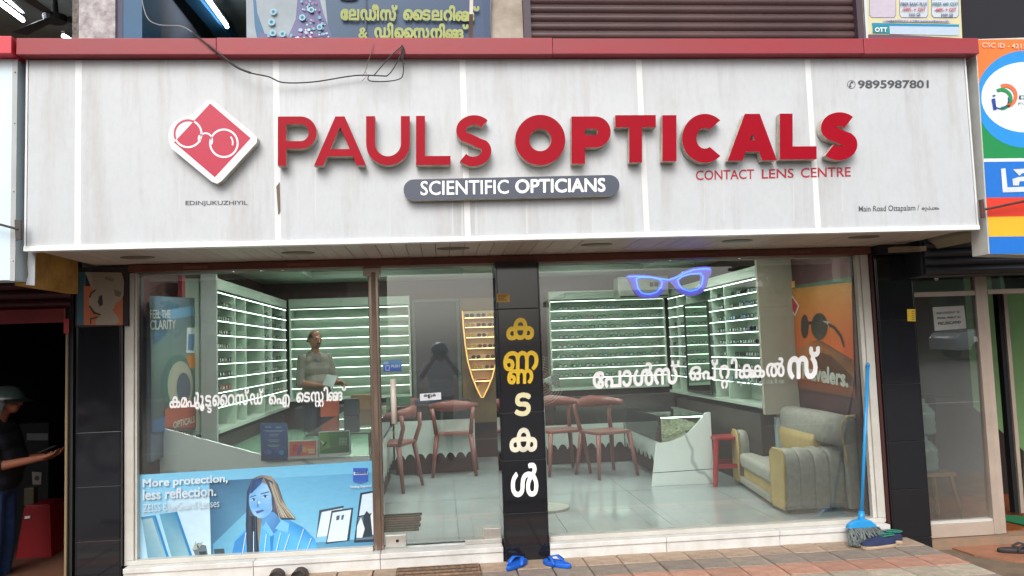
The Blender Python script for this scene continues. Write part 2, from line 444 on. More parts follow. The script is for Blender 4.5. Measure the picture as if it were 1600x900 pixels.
# lower worn concrete and red oxide patch on the right, left threshold
g = MB(); g.loft([[(3.26, y, .02), (3.42+.05*math.sin(y*9), y, .04), (3.60+.04*math.sin(y*7+1), y, .012), (6.5, y, .01)] for y in (3.3, 3.8, 4.2, 4.5, 4.8, 5.0, 5.2, 5.4, 5.6, 5.9)], caps=False, close=False)
g.build('side_pavement', mat('muddy_concrete', (122, 102, 82), .9, var=.2, scale=5, bump=.5, tint=(92, 80, 66)), smooth=True, kind='structure')
g = MB(); pts = [(3.72, 5.72), (3.74, 5.5), (3.9, 5.3), (4.15, 5.22), (4.5, 5.2), (5.6, 5.16), (6.4, 5.2), (6.4, 5.72)]
g.prism([(x, y, .012) for x, y in pts], (0, 0, .012)); g.build('oxide_floor_patch', mat('red_oxide', (170, 112, 82), .7, var=.18, scale=6, bump=.2, tint=(140, 98, 74)), kind='structure')
g = MB(); g.box(-6.5, -3.21, 3.3, 5.7, -.02, .10); g.build('side_pavement', mat('old_slab', (120, 108, 94), .9, var=.2, bump=.4), kind='structure')
g = MB(); g.box(-6.5, -2.52, 5.7, 11, -.02, .06); g.build('floor', mat('clay_floor', (110, 74, 56), .6, var=.15, scale=3), kind='structure')

# ================================================================== shop shell
floor = MB().box(-2.3, 3.3, 5.86, 10.4, .0, .228).build('floor', mat('floor_bed', (80, 84, 84), .6), kind='structure')
fm = MB().box(-.398, .398, -.398, .398, -.008, 0).mesh('floor_tile', FLOORW)
for i in range(7):
    for j in range(6):
        x, y = -1.9+i*.8, 6.28+j*.8
        link('floor_tile', fm, floor, loc=(x, y, .24))
wl = MB().box(-2.42, -2.2, 5.9, 10.5, 0, 2.9).build('wall', MAROON, kind='structure')
wr = MB().box(3.22, 3.42, 5.84, 10.5, 0, 2.9).build('wall', MAROON, kind='structure')
b = MB(); b.box(-2.2, 3.22, 10.3, 10.5, 0, 2.9); b.build('wall', MAROON, kind='structure')
cl = MB()
cl.box(-2.2, 3.22, 5.9, 6.5, 2.52, 2.60); cl.box(-2.2, 3.22, 9.7, 10.3, 2.52, 2.60)
cl.box(-2.2, -1.5, 6.5, 9.7, 2.52, 2.60); cl.box(2.5, 3.22, 6.5, 9.7, 2.52, 2.60); cl.box(.3, .9, 6.5, 9.7, 2.52, 2.60)
cl.box(-2.2, 3.22, 5.9, 10.3, 2.72, 2.80)
ceil = cl.build('ceiling', CEIL, kind='structure')
LAMP = mat('lamp_white', (240, 246, 240), emit=230)
lm = MB().lathe((0, 0, 0), [(.0, 0), (.075, 0), (.075, .01), (.0, .01)], 16).mesh('diffuser', LAMP)
lr = MB().loft([[(math.cos(j*math.pi/8)*r, math.sin(j*math.pi/8)*r, z) for j in range(16)] for r, z in ((.078, -.004), (.09, -.004), (.09, .012), (.078, .012))], caps=False).mesh('ceiling_lamp', STRIP)
for i, (x, y) in enumerate([(-.9, 7.2), (-.9, 8.8), (1.7, 7.2), (1.7, 8.8), (-.3, 8.0), (2.2, 8.0), (.6, 6.9), (.6, 8.6), (-1.5, 6.02), (-.7, 6.02), (1.5, 6.02), (2.5, 6.02)]):  # last four are fill lamps, added to brighten the fronts near the glass
    z = 2.715 if i < 6 else 2.515
    o = link('ceiling_lamp', lr, loc=(x, y, z-.012), label='ceiling lamp inside the shop, ' + ['above the left counter, nearer the glass', 'above the left counter, nearer the back', 'above the chairs by the pebble counter', 'above the back end of the pebble counter', 'above the chairs behind the door post', 'above the right wing, halfway back', 'in the middle band, nearer the glass', 'in the middle band, nearer the back', 'added as fill over the left end of the blue poster', 'added as fill over the right end of the blue poster', 'added as fill just inside the glass below the neon spectacles', 'added as fill just inside the glass over the armchair'][i], cat='ceiling lamp', group='lamps in the shop ceiling')
    link('diffuser', lm, o, loc=(x, y, z-.010)).location = (x, y, z-.010)

# plinth in front of the glass: white glazed tiles
def plinth(name, x0, x1, label):
    t = thing(name, label, 'plinth', ((x0+x1)/2, 5.7, .12))
    n = max(1, round((x1-x0)/.75)); wdt = (x1-x0)/n
    for k in range(n):
        a, b_ = x0+k*wdt+.0015, x0+(k+1)*wdt-.0015
        MB().box(a, b_, 5.665, 5.70, .125, .196).build('tile', CERAM, t, bevel=.003)
        MB().box(a, b_, 5.655, 5.86, .198, .232).build('tile', CERAM, t, bevel=.004)
    return t
plinth('tiled_plinth', -2.14, .40, 'white glazed tile plinth under the glass door and the left window')
plinth('tiled_plinth', .725, 3.22, 'white glazed tile plinth under the right shop window')

# windows
def window(label, x0, x1, xl, xr, gx0, gx1):
    t = thing('shop_window', label, 'window', ((x0+x1)/2, 5.8, .235))
    MB().box(gx0, gx1, 5.80, 5.808, .262, 2.215).build('pane', GLASS, t)
    MB().box(x0, x1, 5.735, 5.83, .2325, .2635).build('bottom_rail', ALU, t, bevel=.004)
    if xl: 
        MB().box(x0, x0+xl, 5.735, 5.84, .2640, 2.215).build('jamb', ALU, t, bevel=.004)
        MB().box(x0+xl+.001, x0+xl+.017, 5.75, 5.795, .2640, 2.215).build('glazing_bead', ALU, t, bevel=.003)
    if xr:
        MB().box(x1-xr, x1, 5.735, 5.84, .2640, 2.215).build('jamb', ALU, t, bevel=.004)
        MB().box(x1-xr-.03, x1-xr-.001, 5.75, 5.795, .2640, 2.215).build('glazing_bead', ALU, t, bevel=.003)
    return t
window('left shop window with white aluminium jamb and blue poster at its foot', -2.16, -.50, .062, 0, -2.09, -.50)
window('large right shop window with white lettering and neon spectacles', .735, 3.235, 0, .06, .735, 3.17)
mu = thing('door_post', 'tall brushed steel post between the left window and the glass door', 'post', (-.46, 5.8, .235))
MB().box(-.499, -.425, 5.77, 5.84, .2330, 2.215).build('post', STEEL, mu, bevel=.006)
MB().box(-.475, -.445, 5.755, 5.769, .2330, 2.18).build('cover_strip', mat('worn_steel', (150, 128, 112), .35, metal=.7, var=.25, scale=6, stretch=(1, 1, .3)), mu, bevel=.003)
MB().box(-.53, -.41, 5.76, 5.845, 2.152, 2.217).build('top_bracket', STEEL, mu, bevel=.004)
dr = thing('glass_door', 'frameless glass door with long white pull bar and steel corner fittings', 'door', (0, 5.81, .24))
MB().box(-.418, .398, 5.802, 5.812, .255, 2.205).build('pane', GLASS, dr)
MB().box(-.418, -.275, 5.788, 5.826, .247, .325).build('corner_fitting', mat('satin_steel', (196, 192, 184), .3, metal=.6, var=.08), dr, bevel=.004)
MB().box(.275, .398, 5.788, 5.826, .262, .335).build('corner_fitting', mat('satin_steel'), dr, bevel=.004)
MB().box(.14, .40, 5.775, 5.80, .2330, .262).build('floor_closer', mat('satin_steel'), dr, bevel=.003)
MB().lathe((-.335, 5.787, .285), [(.0, -.008), (.010, -.008), (.010, .008), (0, .008)], 10).build('lock', DARK, dr)
h0, h1 = at(614, 592, y=5.74), at(618, 662, y=5.74)
hb = MB(); hb.tube([(h0.x, 5.74, h0.z), (h0.x+.004, 5.74, h1.z)], .021, 12); hb.build('pull_bar', mat('ivory_bar', (214, 204, 192), .35, var=.05), dr, smooth=True)
hb = MB()
for z in (h0.z-.05, h1.z+.05): hb.tube([(h0.x+.002, 5.745, z), (h0.x+.002, 5.80, z)], .009, 8)
hb.build('bracket', STEEL, dr)
# brown lintel beam under the soffit
lb = thing('lintel_beam', 'rust brown steel lintel over the shop windows', 'lintel', (.5, 5.72, 2.22))
MB().box(-2.12, 3.24, 5.69, 5.86, 2.218, 2.268).build('beam', BROWNBEAM, lb, bevel=.004)
for x in (-1.75, -1.05, 1.9, 2.6): MB().box(x, x+.16, 5.682, 5.6895, 2.232, 2.25).build('weld_plate', mat('rust_patch', (136, 84, 66), .7, var=.2), lb)
# wall of the building above the windows, behind the sign
MB().box(-2.5, 3.75, 5.87, 5.98, 2.219, 3.36).build('wall', PLASTER, kind='structure')

# granite pillars: single slabs with pale joints
def pillar(label, x0, x1, yf, joints, z0, z1, yb=6.0):
    t = thing('granite_pillar', label, 'pillar', ((x0+x1)/2, yf, z0))
    MB().box(x0+.006, x1-.006, yf+.012, yb, z0, z1).build('core', mat('joint_mortar', (120, 116, 108), .9, var=.15), t)
    zs = [z0]+joints+[z1]
    for a, b_ in zip(zs, zs[1:]):
        MB().box(x0+.011, x1-.011, yf, yf+.014, a+.0018, b_-.0018).build('slab', GRANITE, t, bevel=.002)
    for s in (x0, x1-.010):
        for a, b_ in zip(zs, zs[1:]):
            MB().box(s, s+.010, yf+.001, yb-.005, a+.0018, b_-.0018).build('slab', GRANITE, t, bevel=.002)
    return t
YP = 5.66
zj = lambda px, ys, y=YP: sorted(at(px, q, y=y).z for q in ys)
p0, p1 = at(781, 640, y=YP).x, at(848, 640, y=YP).x
pillar('black granite pillar between the door and right window carrying five yellow and white letters', .407, .722, YP, zj(785, (483, 645, 720, 803)), .13, 2.217)
pillar('black granite pillar left of the shop window under a torn mural', at(118, 700, y=5.7).x, -2.165, 5.70, zj(150, (760, 845, 675), 5.7), .06, at(150, 510, y=5.7).z)
pillar('black granite pillar between the right window and the neighbouring glass door', 3.262, at(1446, 700, y=5.7).x, 5.70, zj(1400, (500, 600, 690, 765, 842), 5.7), .0, 2.2)
MB().box(3.238, 3.2575, 5.72, 5.95, .13, 2.215).build('wood_strip', mat('brown_strip', (76, 38, 34), .5, var=.1), label='thin dark brown board beside the right jamb of the window', cat='board')

# mural remnant above left pillar
yM = 5.70; mp = lambda x, y, q=yM: at(x, y, y=q)
mt = thing('torn_mural', 'torn paper mural with orange and blue paint above the left granite pillar', 'mural', tuple(mp(150, 508)))
a, c_ = mp(118, 408), mp(200, 509)
MB().box(a.x, c_.x-.002, yM+.004, 6.0, c_.z+.001, 2.26).build('wall_block', mat('grimy_wall', (62, 52, 56), .8, var=.2), mt)
art('paint', mt, mp, [((60, 96, 108), rect(120, 425, 134, 508)), ((176, 96, 62), rect(131, 447, 192, 508)),
    ((150, 138, 122), [(133, 425), (190, 426), (194, 440), (193, 462), (188, 470), (182, 473), (176, 485), (184, 495), (187, 503), (180, 507), (150, 508), (150, 497), (158, 494), (146, 490), (139, 478), (139, 464), (147, 456), (143, 450), (139, 440)]),
    ((44, 38, 38), [(155, 463), (160, 461), (161, 476), (156, 479), (153, 472)]),
    ((108, 96, 84), [(178, 452), (190, 456), (188, 464), (180, 462)]), ((120, 108, 96), [(165, 432), (180, 436), (176, 440), (164, 436)]),
    ((46, 38, 36), [(139, 464), (142, 457), (149, 452), (150, 454), (144, 459), (141.5, 466)]), ((46, 38, 36), [(139, 478), (141, 477), (148, 487), (158, 491), (157, 493), (146, 490)]),
    ((46, 38, 36), [(141, 497), (153, 495), (153, 497), (143, 499), (143, 506), (141, 506)])])
# soffit: PVC planks with small round lamps
sf = thing('soffit', 'beige plank soffit under the projecting shop sign', 'soffit', (.5, 5.2, 2.275))
MB().box(-2.36, 3.47, 4.84, 5.86, 2.290, 2.30).build('backing', DARK, sf)
N = 62; x0, x1 = -2.35, 3.46; wdt = (x1-x0)/N
pm = MB().box(0, wdt-.004, 0, .99, 0, .012).mesh('plank', SOFFIT)
for k in range(N):
    xx = x0+k*wdt
    inset = 0
    o = link('plank', pm, sf, loc=(xx, 4.862, 2.273+R.uniform(-.001, .001)))
    cut = min(1.0, 1.0)
for px, py in ((215, 402), (466, 395), (708, 388), (932, 382), (1152, 376), (1350, 370)):
    q = at(px, py, z=2.272)
    o = MB().lathe((q.x, q.y, 2.266), [(.0, .0), (.045, .0), (.07, .002), (.073, .006), (.0, .006)], 16, sx=1.5).build('soffit_lamp', mat('lamp_rim', (120, 106, 92), .5, var=.1), label='unlit oval recessed lamp in the soffit, number %d' % 0, cat='recessed lamp', group='lamps in the soffit')
    del o['label']; o['label'] = {215: 'unlit round recessed lamp at the left end of the soffit', 466: 'unlit recessed lamp in the soffit above the left window, left of the door',
        708: 'unlit recessed lamp in the soffit just left of the letter pillar', 932: 'unlit recessed lamp in the soffit just right of the letter pillar', 1152: 'unlit recessed lamp in the soffit right of the blue neon spectacles', 1350: 'unlit recessed lamp at the right end of the soffit'}[px]
    MB().lathe((q.x, q.y, 2.2645), [(.0, .0), (.043, .0), (.043, .0008), (.0, .0008)], 16, sx=1.5).build('lens', mat('lens_amber', (96, 76, 54), .3), o)

# ================================================================== the main sign
YS = 4.80; sp = lambda x, y: at(x, y, y=YS)
sg = thing('shop_sign', 'long white fascia sign reading PAULS OPTICALS in raised red letters', 'sign', (.55, YS, 2.27))
X0, X1, ZB, ZT = -2.362, 3.465, 2.285, 3.385
seams = [at(122, 240, y=YS).x, at(433, 240, y=YS).x, at(727, 240, y=YS).x, at(1005, 240, y=YS).x, at(1271, 240, y=YS).x]
xs = [X0+.012]+seams+[X1-.012]
for a, b_ in zip(xs, xs[1:]):
    MB().box(a+.002, b_-.002, YS, YS+.03, ZB, ZT).build('panel', WHITE, sg)
for i, x in enumerate(seams):
    MB().box(x-.018, x+.018, YS-.0009, YS-.0002, ZB+.004, ZT-.004).build('joint_strip', STRIP, sg)
for x in (X0, X1-.011):
    MB().box(x, x+.011, YS-.004, YS+.05, ZB, ZT).build('edge_strip', STRIP, sg)
MB().box(X0-.002, X0+.001, YS+.052, 5.86, ZB, ZT).build('side_panel', WHITE, sg)
MB().box(X1-.001, X1+.002, YS+.052, 5.86, ZB, ZT).build('side_panel', WHITE, sg)
MB().box(X0, X1, YS-.012, YS+.055, ZB-.030, ZB-.001).build('bottom_trim', mat('bright_trim', (240, 240, 240), .35, var=.03), sg, bevel=.003)
# red capping in three lengths
cx = [X0-.022, at(340, 80, y=YS-.05).x, at(863, 80, y=YS-.05).x, at(1347, 80, y=YS-.05).x, X1+.045]
for i, (a, b_) in enumerate(zip(cx, cx[1:])):
    q = .0025*(i % 2)
    MB().box(a+.001, b_-.001, YS-.075-q, YS+.10, ZT+.004-q, ZT+.102+q).build('cap', CAPRED, sg, bevel=.004)
# peeled edge on the second seam
MB().prism([sp(432, 292), sp(437, 285), sp(438, 330), sp(435, 335)], (0, -.008, 0)).build('peeled_edge', mat('peeled', (118, 104, 90), .8), sg)

st_ = MB(); rr_ = random.Random(5)
for x, ya, yb, wd_ in [(465, 262, 372, 1.2), (493, 262, 340, 1.6), (609, 262, 366, 1.6), (583, 260, 300, 1), (707, 314, 366, 2), (722, 314, 368, 2.6), (744, 314, 366, 3), (760, 314, 360, 2), (823, 312, 365, 2.4), (926, 310, 362, 2.2), (1010, 260, 300, 1), (1101, 284, 350, 1), (1131, 284, 345, 1.6), (1240, 282, 345, 1.6), (1272, 260, 352, 3), (1316, 280, 330, 1.6), (341, 290, 372, 1.2), (280, 235, 330, .8), (398, 225, 330, .8)]:
    st_.face([sp(x-wd_*.4, ya), sp(x+wd_*.4, ya), sp(x+wd_, yb), sp(x-wd_*.6, yb)])
st_.v = [(a_, b_-.0004, c_) for a_, b_, c_ in st_.v]
st_.build('rain_streak', mat('washed_streak', (201, 203, 204), .5, var=.03, scale=10, stretch=(1, 1, .1)), sg, kind='stuff')
# geometric capitals as outlines on a w x h field
def arc(cx, cy, rx, ry, a0, a1, n=14): return [(cx+rx*math.cos(rad(a0+(a1-a0)*k/n)), cy+ry*math.sin(rad(a0+(a1-a0)*k/n))) for k in range(n+1)]
def stroke(path, s):
    L_, R_ = [], []
    for k, (x, y) in enumerate(path):
        x0, y0 = path[max(0, k-1)]; x1, y1 = path[min(len(path)-1, k+1)]
        l = math.hypot(x1-x0, y1-y0); nx, ny = -(y1-y0)/l, (x1-x0)/l
        L_.append((x+nx*s/2, y+ny*s/2)); R_.append((x-nx*s/2, y-ny*s/2))
    return L_+R_[::-1]
def glyph(ch, w, h, s):
    if ch == 'I': return [[(0, 0), (w, 0), (w, h), (0, h)]]
    if ch == 'L': return [[(0, 0), (w, 0), (w, s), (s, s), (s, h), (0, h)]]
    if ch == 'T': return [[(w/2-s/2, 0), (w/2+s/2, 0), (w/2+s/2, h-s*.95), (w, h-s*.95), (w, h), (0, h), (0, h-s*.95), (w/2-s/2, h-s*.95)]]
    if ch == 'O': return [arc(w/2, h/2, w/2, h/2, 0, 360, 44)[:-1], arc(w/2, h/2, w/2-s, h/2-s, 0, 360, 44)[:-1]]
    if ch == 'P':
        B = h*.66; r = B/2
        return [[(0, 0), (s, 0), (s, h-B)]+[(w-r, h-B)]+arc(w-r, h-r, r, r, -90, 90, 18)[1:]+[(0, h)],
                [(s, h-B+s*.93), (s, h-s*.93), (w-r, h-s*.93)]+arc(w-r, h-r, r-s*.96, r-s*.93, 90, -90, 14)[1:]]
    if ch == 'A':
        t = s*.56; k = (w/2-t)/h; yb = h*.19; bar = s*.85; g_ = s*1.10
        L_ = lambda y: y*k; In = lambda y: y*k+g_
        top = (w/2-g_)/k
        return [[(0, 0), (g_, 0), (In(yb), yb), (w-In(yb), yb), (w-g_, 0), (w, 0), (w/2+t, h), (w/2-t, h)],
                [(In(yb+bar), yb+bar), (w/2, min(top, h-s*.7)), (w-In(yb+bar), yb+bar)]]
    if ch == 'U': return [[(0, h), (0, w/2)]+arc(w/2, w/2, w/2, w/2, 180, 360, 20)[1:]+[(w, h), (w-s, h), (w-s, w/2)]+arc(w/2, w/2, w/2-s, w/2-s, 360, 180, 20)[1:]+[(s, h)]]
    if ch == 'C': return [arc(w*.53, h/2, w*.53, h/2, 47, 313, 34)+arc(w*.53, h/2, w*.53-s, h/2-s, 313-10, 57, 30)]
    if ch == 'S':
        H = h-s; ry = H/4; rx = (w-s)/2*.97; c = w/2
        p = arc(c+.02*w, s/2+3*ry, rx, ry, 38, 215, 18)+[(c-rx*.25, s/2+2.18*ry), (c+rx*.35, s/2+1.80*ry)]+arc(c, s/2+ry, rx, ry, 35, -142, 18)
        return [stroke(p, s)]
letters = [('P', 434, 495, 182, 259, 13), ('A', 490.5, 572, 182, 259, 13), ('U', 572, 640.5, 181.5, 258.5, 14), ('L', 650, 704, 181, 258, 14), ('S', 711, 768.5, 180, 260, 15),
           ('O', 805, 883.5, 179.5, 258.5, 22), ('P', 893, 954.5, 182, 256, 21), ('T', 961.5, 1025, 180, 254, 20), ('I', 1035, 1057, 180, 252, 22), ('C', 1066, 1133, 178, 254.5, 22),
           ('A', 1137, 1214, 178, 251, 21), ('L', 1218.5, 1276, 177.5, 249, 20), ('S', 1281, 1340.5, 175.5, 250.5, 22)]
YL = YS-.07
for ch, xa, xb, ya, yb, s in letters:
    lp = glyph(ch, xb-xa, yb-ya, s)
    mpl = lambda x, y: at(x, y, y=YL)
    O = at(xa, yb, y=YL); U = (at(xb, yb, y=YL)-O)/(xb-xa); W = (at(xa, ya, y=YL)-O)/(yb-ya); U.z *= .3
    f = lambda x, y: O+U*x+W*y+Vector((0, .055, 0))
    lt = outline_solid('letter', lp, f, (0, -1, 0), .055, [LETRED, LETSIDE], sg)
# logo
ly = YS-.06; lgm = lambda x, y: at(x, y, y=ly)+Vector((0, .055, 0))
back = [(323, 157), (330, 156), (338, 161), (394, 207), (402, 215), (401, 223), (346, 283), (339, 287), (331, 284), (268, 232), (264, 222), (263, 210), (266, 198), (274, 189), (286, 183), (296, 181), (302, 178)]
outline_solid('logo_plate', [back], lgm, (0, -1, 0), .055, [LOGOWHITE, LETSIDE], sg)
lgf = lambda x, y: at(x, y, y=ly)
lpol = [((180, 30, 62), [(328.4, 161.7), (391.8, 216), (335.7, 277), (272, 222.5)])]
def ringp(cx, cy, r, w_, a0, a1, n=26, ry=1): return circ(cx, cy, r, n, r*ry, a0, a1)+circ(cx, cy, r-w_, n, (r-w_)*ry, a1, a0)
def ringq(cx, cy, r, w_, a0, a1, n=24, c=(236, 226, 232)):
    out = []
    for k in range(n):
        A, B = rad(a0+(a1-a0)*k/n), rad(a0+(a1-a0)*(k+1)/n)
        out.append((c, [(cx+r*math.cos(A), cy+r*math.sin(A)), (cx+r*math.cos(B), cy+r*math.sin(B)), (cx+(r-w_)*math.cos(B), cy+(r-w_)*math.sin(B)), (cx+(r-w_)*math.cos(A), cy+(r-w_)*math.sin(A))]))
    return out
def quads(parent, name, mp_, polys, n=(0, -1, 0), lift=.001, mt_=None):
    b = MB(); n = Vector(n)
    for c, p in polys: b.face([mp_(*q)+n*lift for q in p], 0, c)
    return link(name, b.mesh(name, PRINT), parent)
quads(sg, 'logo_diamond', lgf, lpol, lift=.001)
RG = (190, 52, 84); WH = (240, 226, 232)
gl = ringq(293.9, 209, 22.6, 3, -62, 155, c=WH)+ringq(293.9, 209, 22.6, 3, 155, 298, c=RG)+ringq(350, 224, 23, 3, 0, 360, 36, c=WH)+ringq(321.5, 218, 11, 2.6, 205, 335, 12, c=WH)
gl += ringq(349, 223, 16, 2.4, -38, 16, 8, c=WH)+[(WH, circ(311.8, 217, 2.6, 10, 6.2)), (WH, circ(330.5, 220, 2.6, 10, 6.4))]
quads(sg, 'logo_spectacles', lgf, gl, lift=.0022)
# grey pill
pl = []
for cx_, cy_, a0 in ((952, 289.5, -90), (646.5, 296.5, 90)):
    pl += [(cx_+16*math.cos(rad(a0+180*k/12)), cy_+16.2*math.sin(rad(a0+180*k/12))) for k in range(13)]
outline_solid('pill_plate', [pl], lambda x, y: at(x, y, y=ly)+Vector((0, .05, 0)), (0, -1, 0), .05, [SLATE, LETSIDE], sg)
text('lettering', 'SCIENTIFIC', (657, 305.5), (795, 303), (657, 283), lgf, PUREW, sg, .012)
text('lettering', 'OPTICIANS', (805, 302.5), (946, 300), (805, 280), lgf, PUREW, sg, .034)
text('lettering', 'CONTACT', (1087, 281.7), (1178, 279.5), (1087, 266.5), sp, mat('small_red', (176, 40, 56), .5), sg, .012)
text('lettering', 'LENS', (1190, 279.3), (1240, 278), (1190, 264.5), sp, mat('small_red'), sg, .012)
text('lettering', 'CENTRE', (1251, 277.8), (1329, 276), (1251, 262.5), sp, mat('small_red'), sg, .012)
text('lettering', 'EDINJUKUZHIYIL', (290, 322.6), (387, 322.2), (290, 314), sp, GREYTX, sg, .01)
text('lettering', '9895987801', (1340, 138.4), (1451, 138), (1340, 125.5), sp, GREYTX, sg, .03)
text('lettering', '✆', (1323.5, 138.8), (1336.5, 138.8), (1323.5, 125.6), sp, GREYTX, sg, .008)
text('lettering', 'Main Road Ottapalam /', (1341.5, 333.5), (1436, 331.5), (1341.5, 322), sp, GREYTX, sg, .006)
letter_mesh('lettering', compose(['ഒ', [('റ', 1, 0, 0), ('റ', .55, .18, -.38)], 'പ്പാലം'], .03), (1440, 330.5), (1467, 330), (1440, 322.5), sp, GREYTX, sg)

# ================================================================== interior: shelf units
LED = mat('led_strip', (234, 255, 234), emit=5.0)
LEDW = mat('led_strip_white', (240, 255, 244), emit=4.5)
SHELFW = mat('shelf_laminate', (186, 200, 186), .35, var=.04)
SHELFG = mat('shelf_edge_glass', (120, 160, 136), .15, var=.05)
def unit(label, side, X, s0, s1, z0, z1, ztop, pitch, n, ups, led=LED, sd=.13, dep=.24, gaps=()):
    def bx(b, sa, sb, t0, t1, za, zb, mi=0):
        if side == 'rear': b.box(sa, sb, X+t0, X+t1, za, zb, mi)
        elif side == 'right': b.box(X+t0, X+t1, sa, sb, za, zb, mi)
        else: b.box(X-t1, X-t0, sa, sb, za, zb, mi)
        return b
    c = (s0+s1)/2
    t = thing('display_shelf', label, 'display shelf', (c, X, z0) if side == 'rear' else (X, c, z0))
    bx(MB(), s0, s1, dep, dep+.02, z0, z1).build('back_panel', SHELFW, t)
    for s in ups: bx(MB(), s-.012, s+.012, sd*.1, dep-.001, z0+.032, z1-.032).build('upright', SHELFW, t)
    bx(MB(), s0, s1, 0, dep-.001, z1-.03, z1).build('top_board', SHELFW, t)
    bx(MB(), s0, s1, -.02, dep-.001, z0, z0+.03).build('bottom_board', SHELFW, t)
    bx(MB(), s0, s1, .0, .015, ztop+.022, z1-.031).build('pelmet', SHELFW, t)
    iv = [(a+.0125, b-.0125) for a, b in zip(ups, ups[1:])]
    m1 = {}; 
    for k in range(n):
        z = ztop-pitch*k
        for a, b in iv:
            key = round(b-a, 4)
            if key not in m1:
                m1[key] = (bx(MB(), 0 if side == 'rear' else 0, b-a, 0, sd, 0, .006).mesh('shelf', SHELFG), bx(MB(), 0, b-a, 0, .010, -.0055, -.0005).mesh('light_strip', led))
            off = (a, 0, z) if side == 'rear' else (0, a, z)
            link('shelf', m1[key][0], t, loc=None).location = off
            link('light_strip', m1[key][1], t).location = off
    return t
Z9 = 2.185
unit('left rear wall unit of nine light-lined shelves behind the standing man', 'rear', 10.0, -1.83, -.36, 1.055, 2.30, 2.175, .121, 9, [-1.818, -.372])
unit('right rear wall unit of nine light-lined shelves of spectacles', 'rear', 10.0, 1.385, 2.88, 1.055, 2.30, 2.175, .121, 9, [1.397, 2.868])
unit('right wall unit of glass shelves crowded with spectacles beside the orange poster', 'right', 2.90, 7.05, 9.97, .985, 2.28, 2.165, .121, 9, [7.075, 7.95, 8.35, 9.2, 9.6, 9.955], LEDW)
MB().box(2.885, 3.21, 7.0, 7.045, .93, 2.33).build('end_panel', mat('beige_panel', (168, 160, 146), .5, var=.05), label='beige end panel closing the right wall shelves next to the orange poster', cat='panel')
unit('left wall unit of glass shelves running back from the blue poster', 'left', -1.85, 6.88, 9.97, .985, 2.28, 2.165, .121, 9, [6.90, 7.55, 7.95, 8.75, 9.15, 9.955], LEDW)
MB().box(-1.965, -1.84, 6.83, 6.875, .3, 2.33).build('end_panel', mat('grey_panel', (160, 162, 160), .5, var=.05), label='grey end panel closing the left wall shelves behind the blue poster', cat='panel')
# framed mirror in the right unit
mr = thing('tall_mirror', 'narrow mirror with thin black frame hung on the right wall shelves', 'mirror', (2.86, 8.9, 1.0))
MB().box(2.868, 2.876, 8.36, 9.15, 1.05, 2.02).build('mirror_glass', mat('mirror', (200, 220, 205), .03, metal=1, var=.01), mr)
for q in ((8.34, 8.36, 1.03, 2.04), (9.15, 9.17, 1.03, 2.04), (8.36, 9.15, 2.02, 2.04), (8.36, 9.15, 1.03, 1.05)):
    MB().box(2.860, 2.880, *q).build('frame', mat('black_frame', (24, 26, 26), .4), mr)
# spectacles
def specs_mesh(name, frame, lens):
    b = MB()
    for s in (-1, 1):
        c = s*.033
        ring = lambda r, y: [(c+math.cos(2*math.pi*k/10)*r, y, .024+math.sin(2*math.pi*k/10)*r*.82) for k in range(10)]
        b.loft([ring(.030, 0), ring(.030, -.006), ring(.024, -.006), ring(.024, 0)], 0, caps=False)
        b.face(ring(.0245, -.003), 1)
        b.tube([(s*.063, 0, .034), (s*.066, .06, .032), (s*.063, .115, .012)], .0028, 4)
    b.tube([(-.006, -.004, .031), (.006, -.004, .031)], .003, 4)
    return b.mesh(name, [frame, lens])
BLK = mat('black_acetate', (22, 22, 24), .3, var=.1); TOR = mat('brown_acetate', (92, 52, 34), .3, var=.2); GLD = mat('gold_wire', (170, 136, 70), .3, metal=.7)
BLU = mat('blue_acetate', (30, 60, 130), .3, var=.1); REDF = mat('red_acetate', (150, 40, 44), .3); DK = mat('dark_lens', (30, 28, 28), .1); CLR = mat('clear_lens', (170, 190, 178), .1)
BRL = mat('brown_lens', (90, 60, 40), .12)
SM = [specs_mesh('spectacles', BLK, CLR), specs_mesh('spectacles', TOR, CLR), specs_mesh('spectacles', BLK, DK), specs_mesh('spectacles', BLU, CLR), specs_mesh('spectacles', REDF, CLR)]
ordn = ['top', 'second', 'third', 'fourth', 'fifth', 'sixth', 'seventh', 'eighth', 'lowest']
cnt = {}; KN = ['black framed spectacles', 'brown framed spectacles', 'dark sunglasses', 'blue framed spectacles', 'red framed spectacles']
def fill(side, X, a, b, step, rws, z0, where, wts, rot):
    for k in rws:
        z = z0-.121*k+.0065; s = a+R.uniform(0, step/2); c0_ = cnt.get((where, k), 0)
        while s < b:
            c0_ += 1; cnt[(where, k)] = c0_; ki = R.choices(range(5), wts)[0]
            o = link('spectacles', SM[ki], label='%s, %s from the %s end, %s shelf, %s' % (KN[ki], (['first']+ordn[1:8]+['ninth', 'tenth', 'eleventh', 'twelfth', 'thirteenth', 'fourteenth', 'fifteenth', 'sixteenth'])[c0_-1], 'left' if side == 'rear' else 'near', ordn[k] if k < 9 else 'base', where), cat='spectacles', group='spectacles on the %s' % where)
            o.location = (s, X+.04, z) if side == 'rear' else ((X+.05, s, z) if side == 'right' else (X-.05, s, z))
            o.rotation_euler.z = rot+R.uniform(-.15, .15); s += step*R.uniform(.88, 1.15)
fill('right', 2.90, 7.15, 7.9, .135, range(0, 9), 2.165, 'right wall unit', (5, 2, 3, .6, .4), rad(90+180))
fill('right', 2.90, 8.0, 8.3, .15, range(0, 9), 2.165, 'right wall unit', (5, 2, 3, .6, .4), rad(270))
fill('right', 2.90, 9.25, 9.9, .16, range(3, 9), 2.165, 'right wall unit', (5, 2, 3, .6, .4), rad(270))
fill('rear', 10.0, 1.5, 2.8, .165, range(1, 9), 2.175, 'right rear unit', (5, 3, 0, .3, .3), 0)
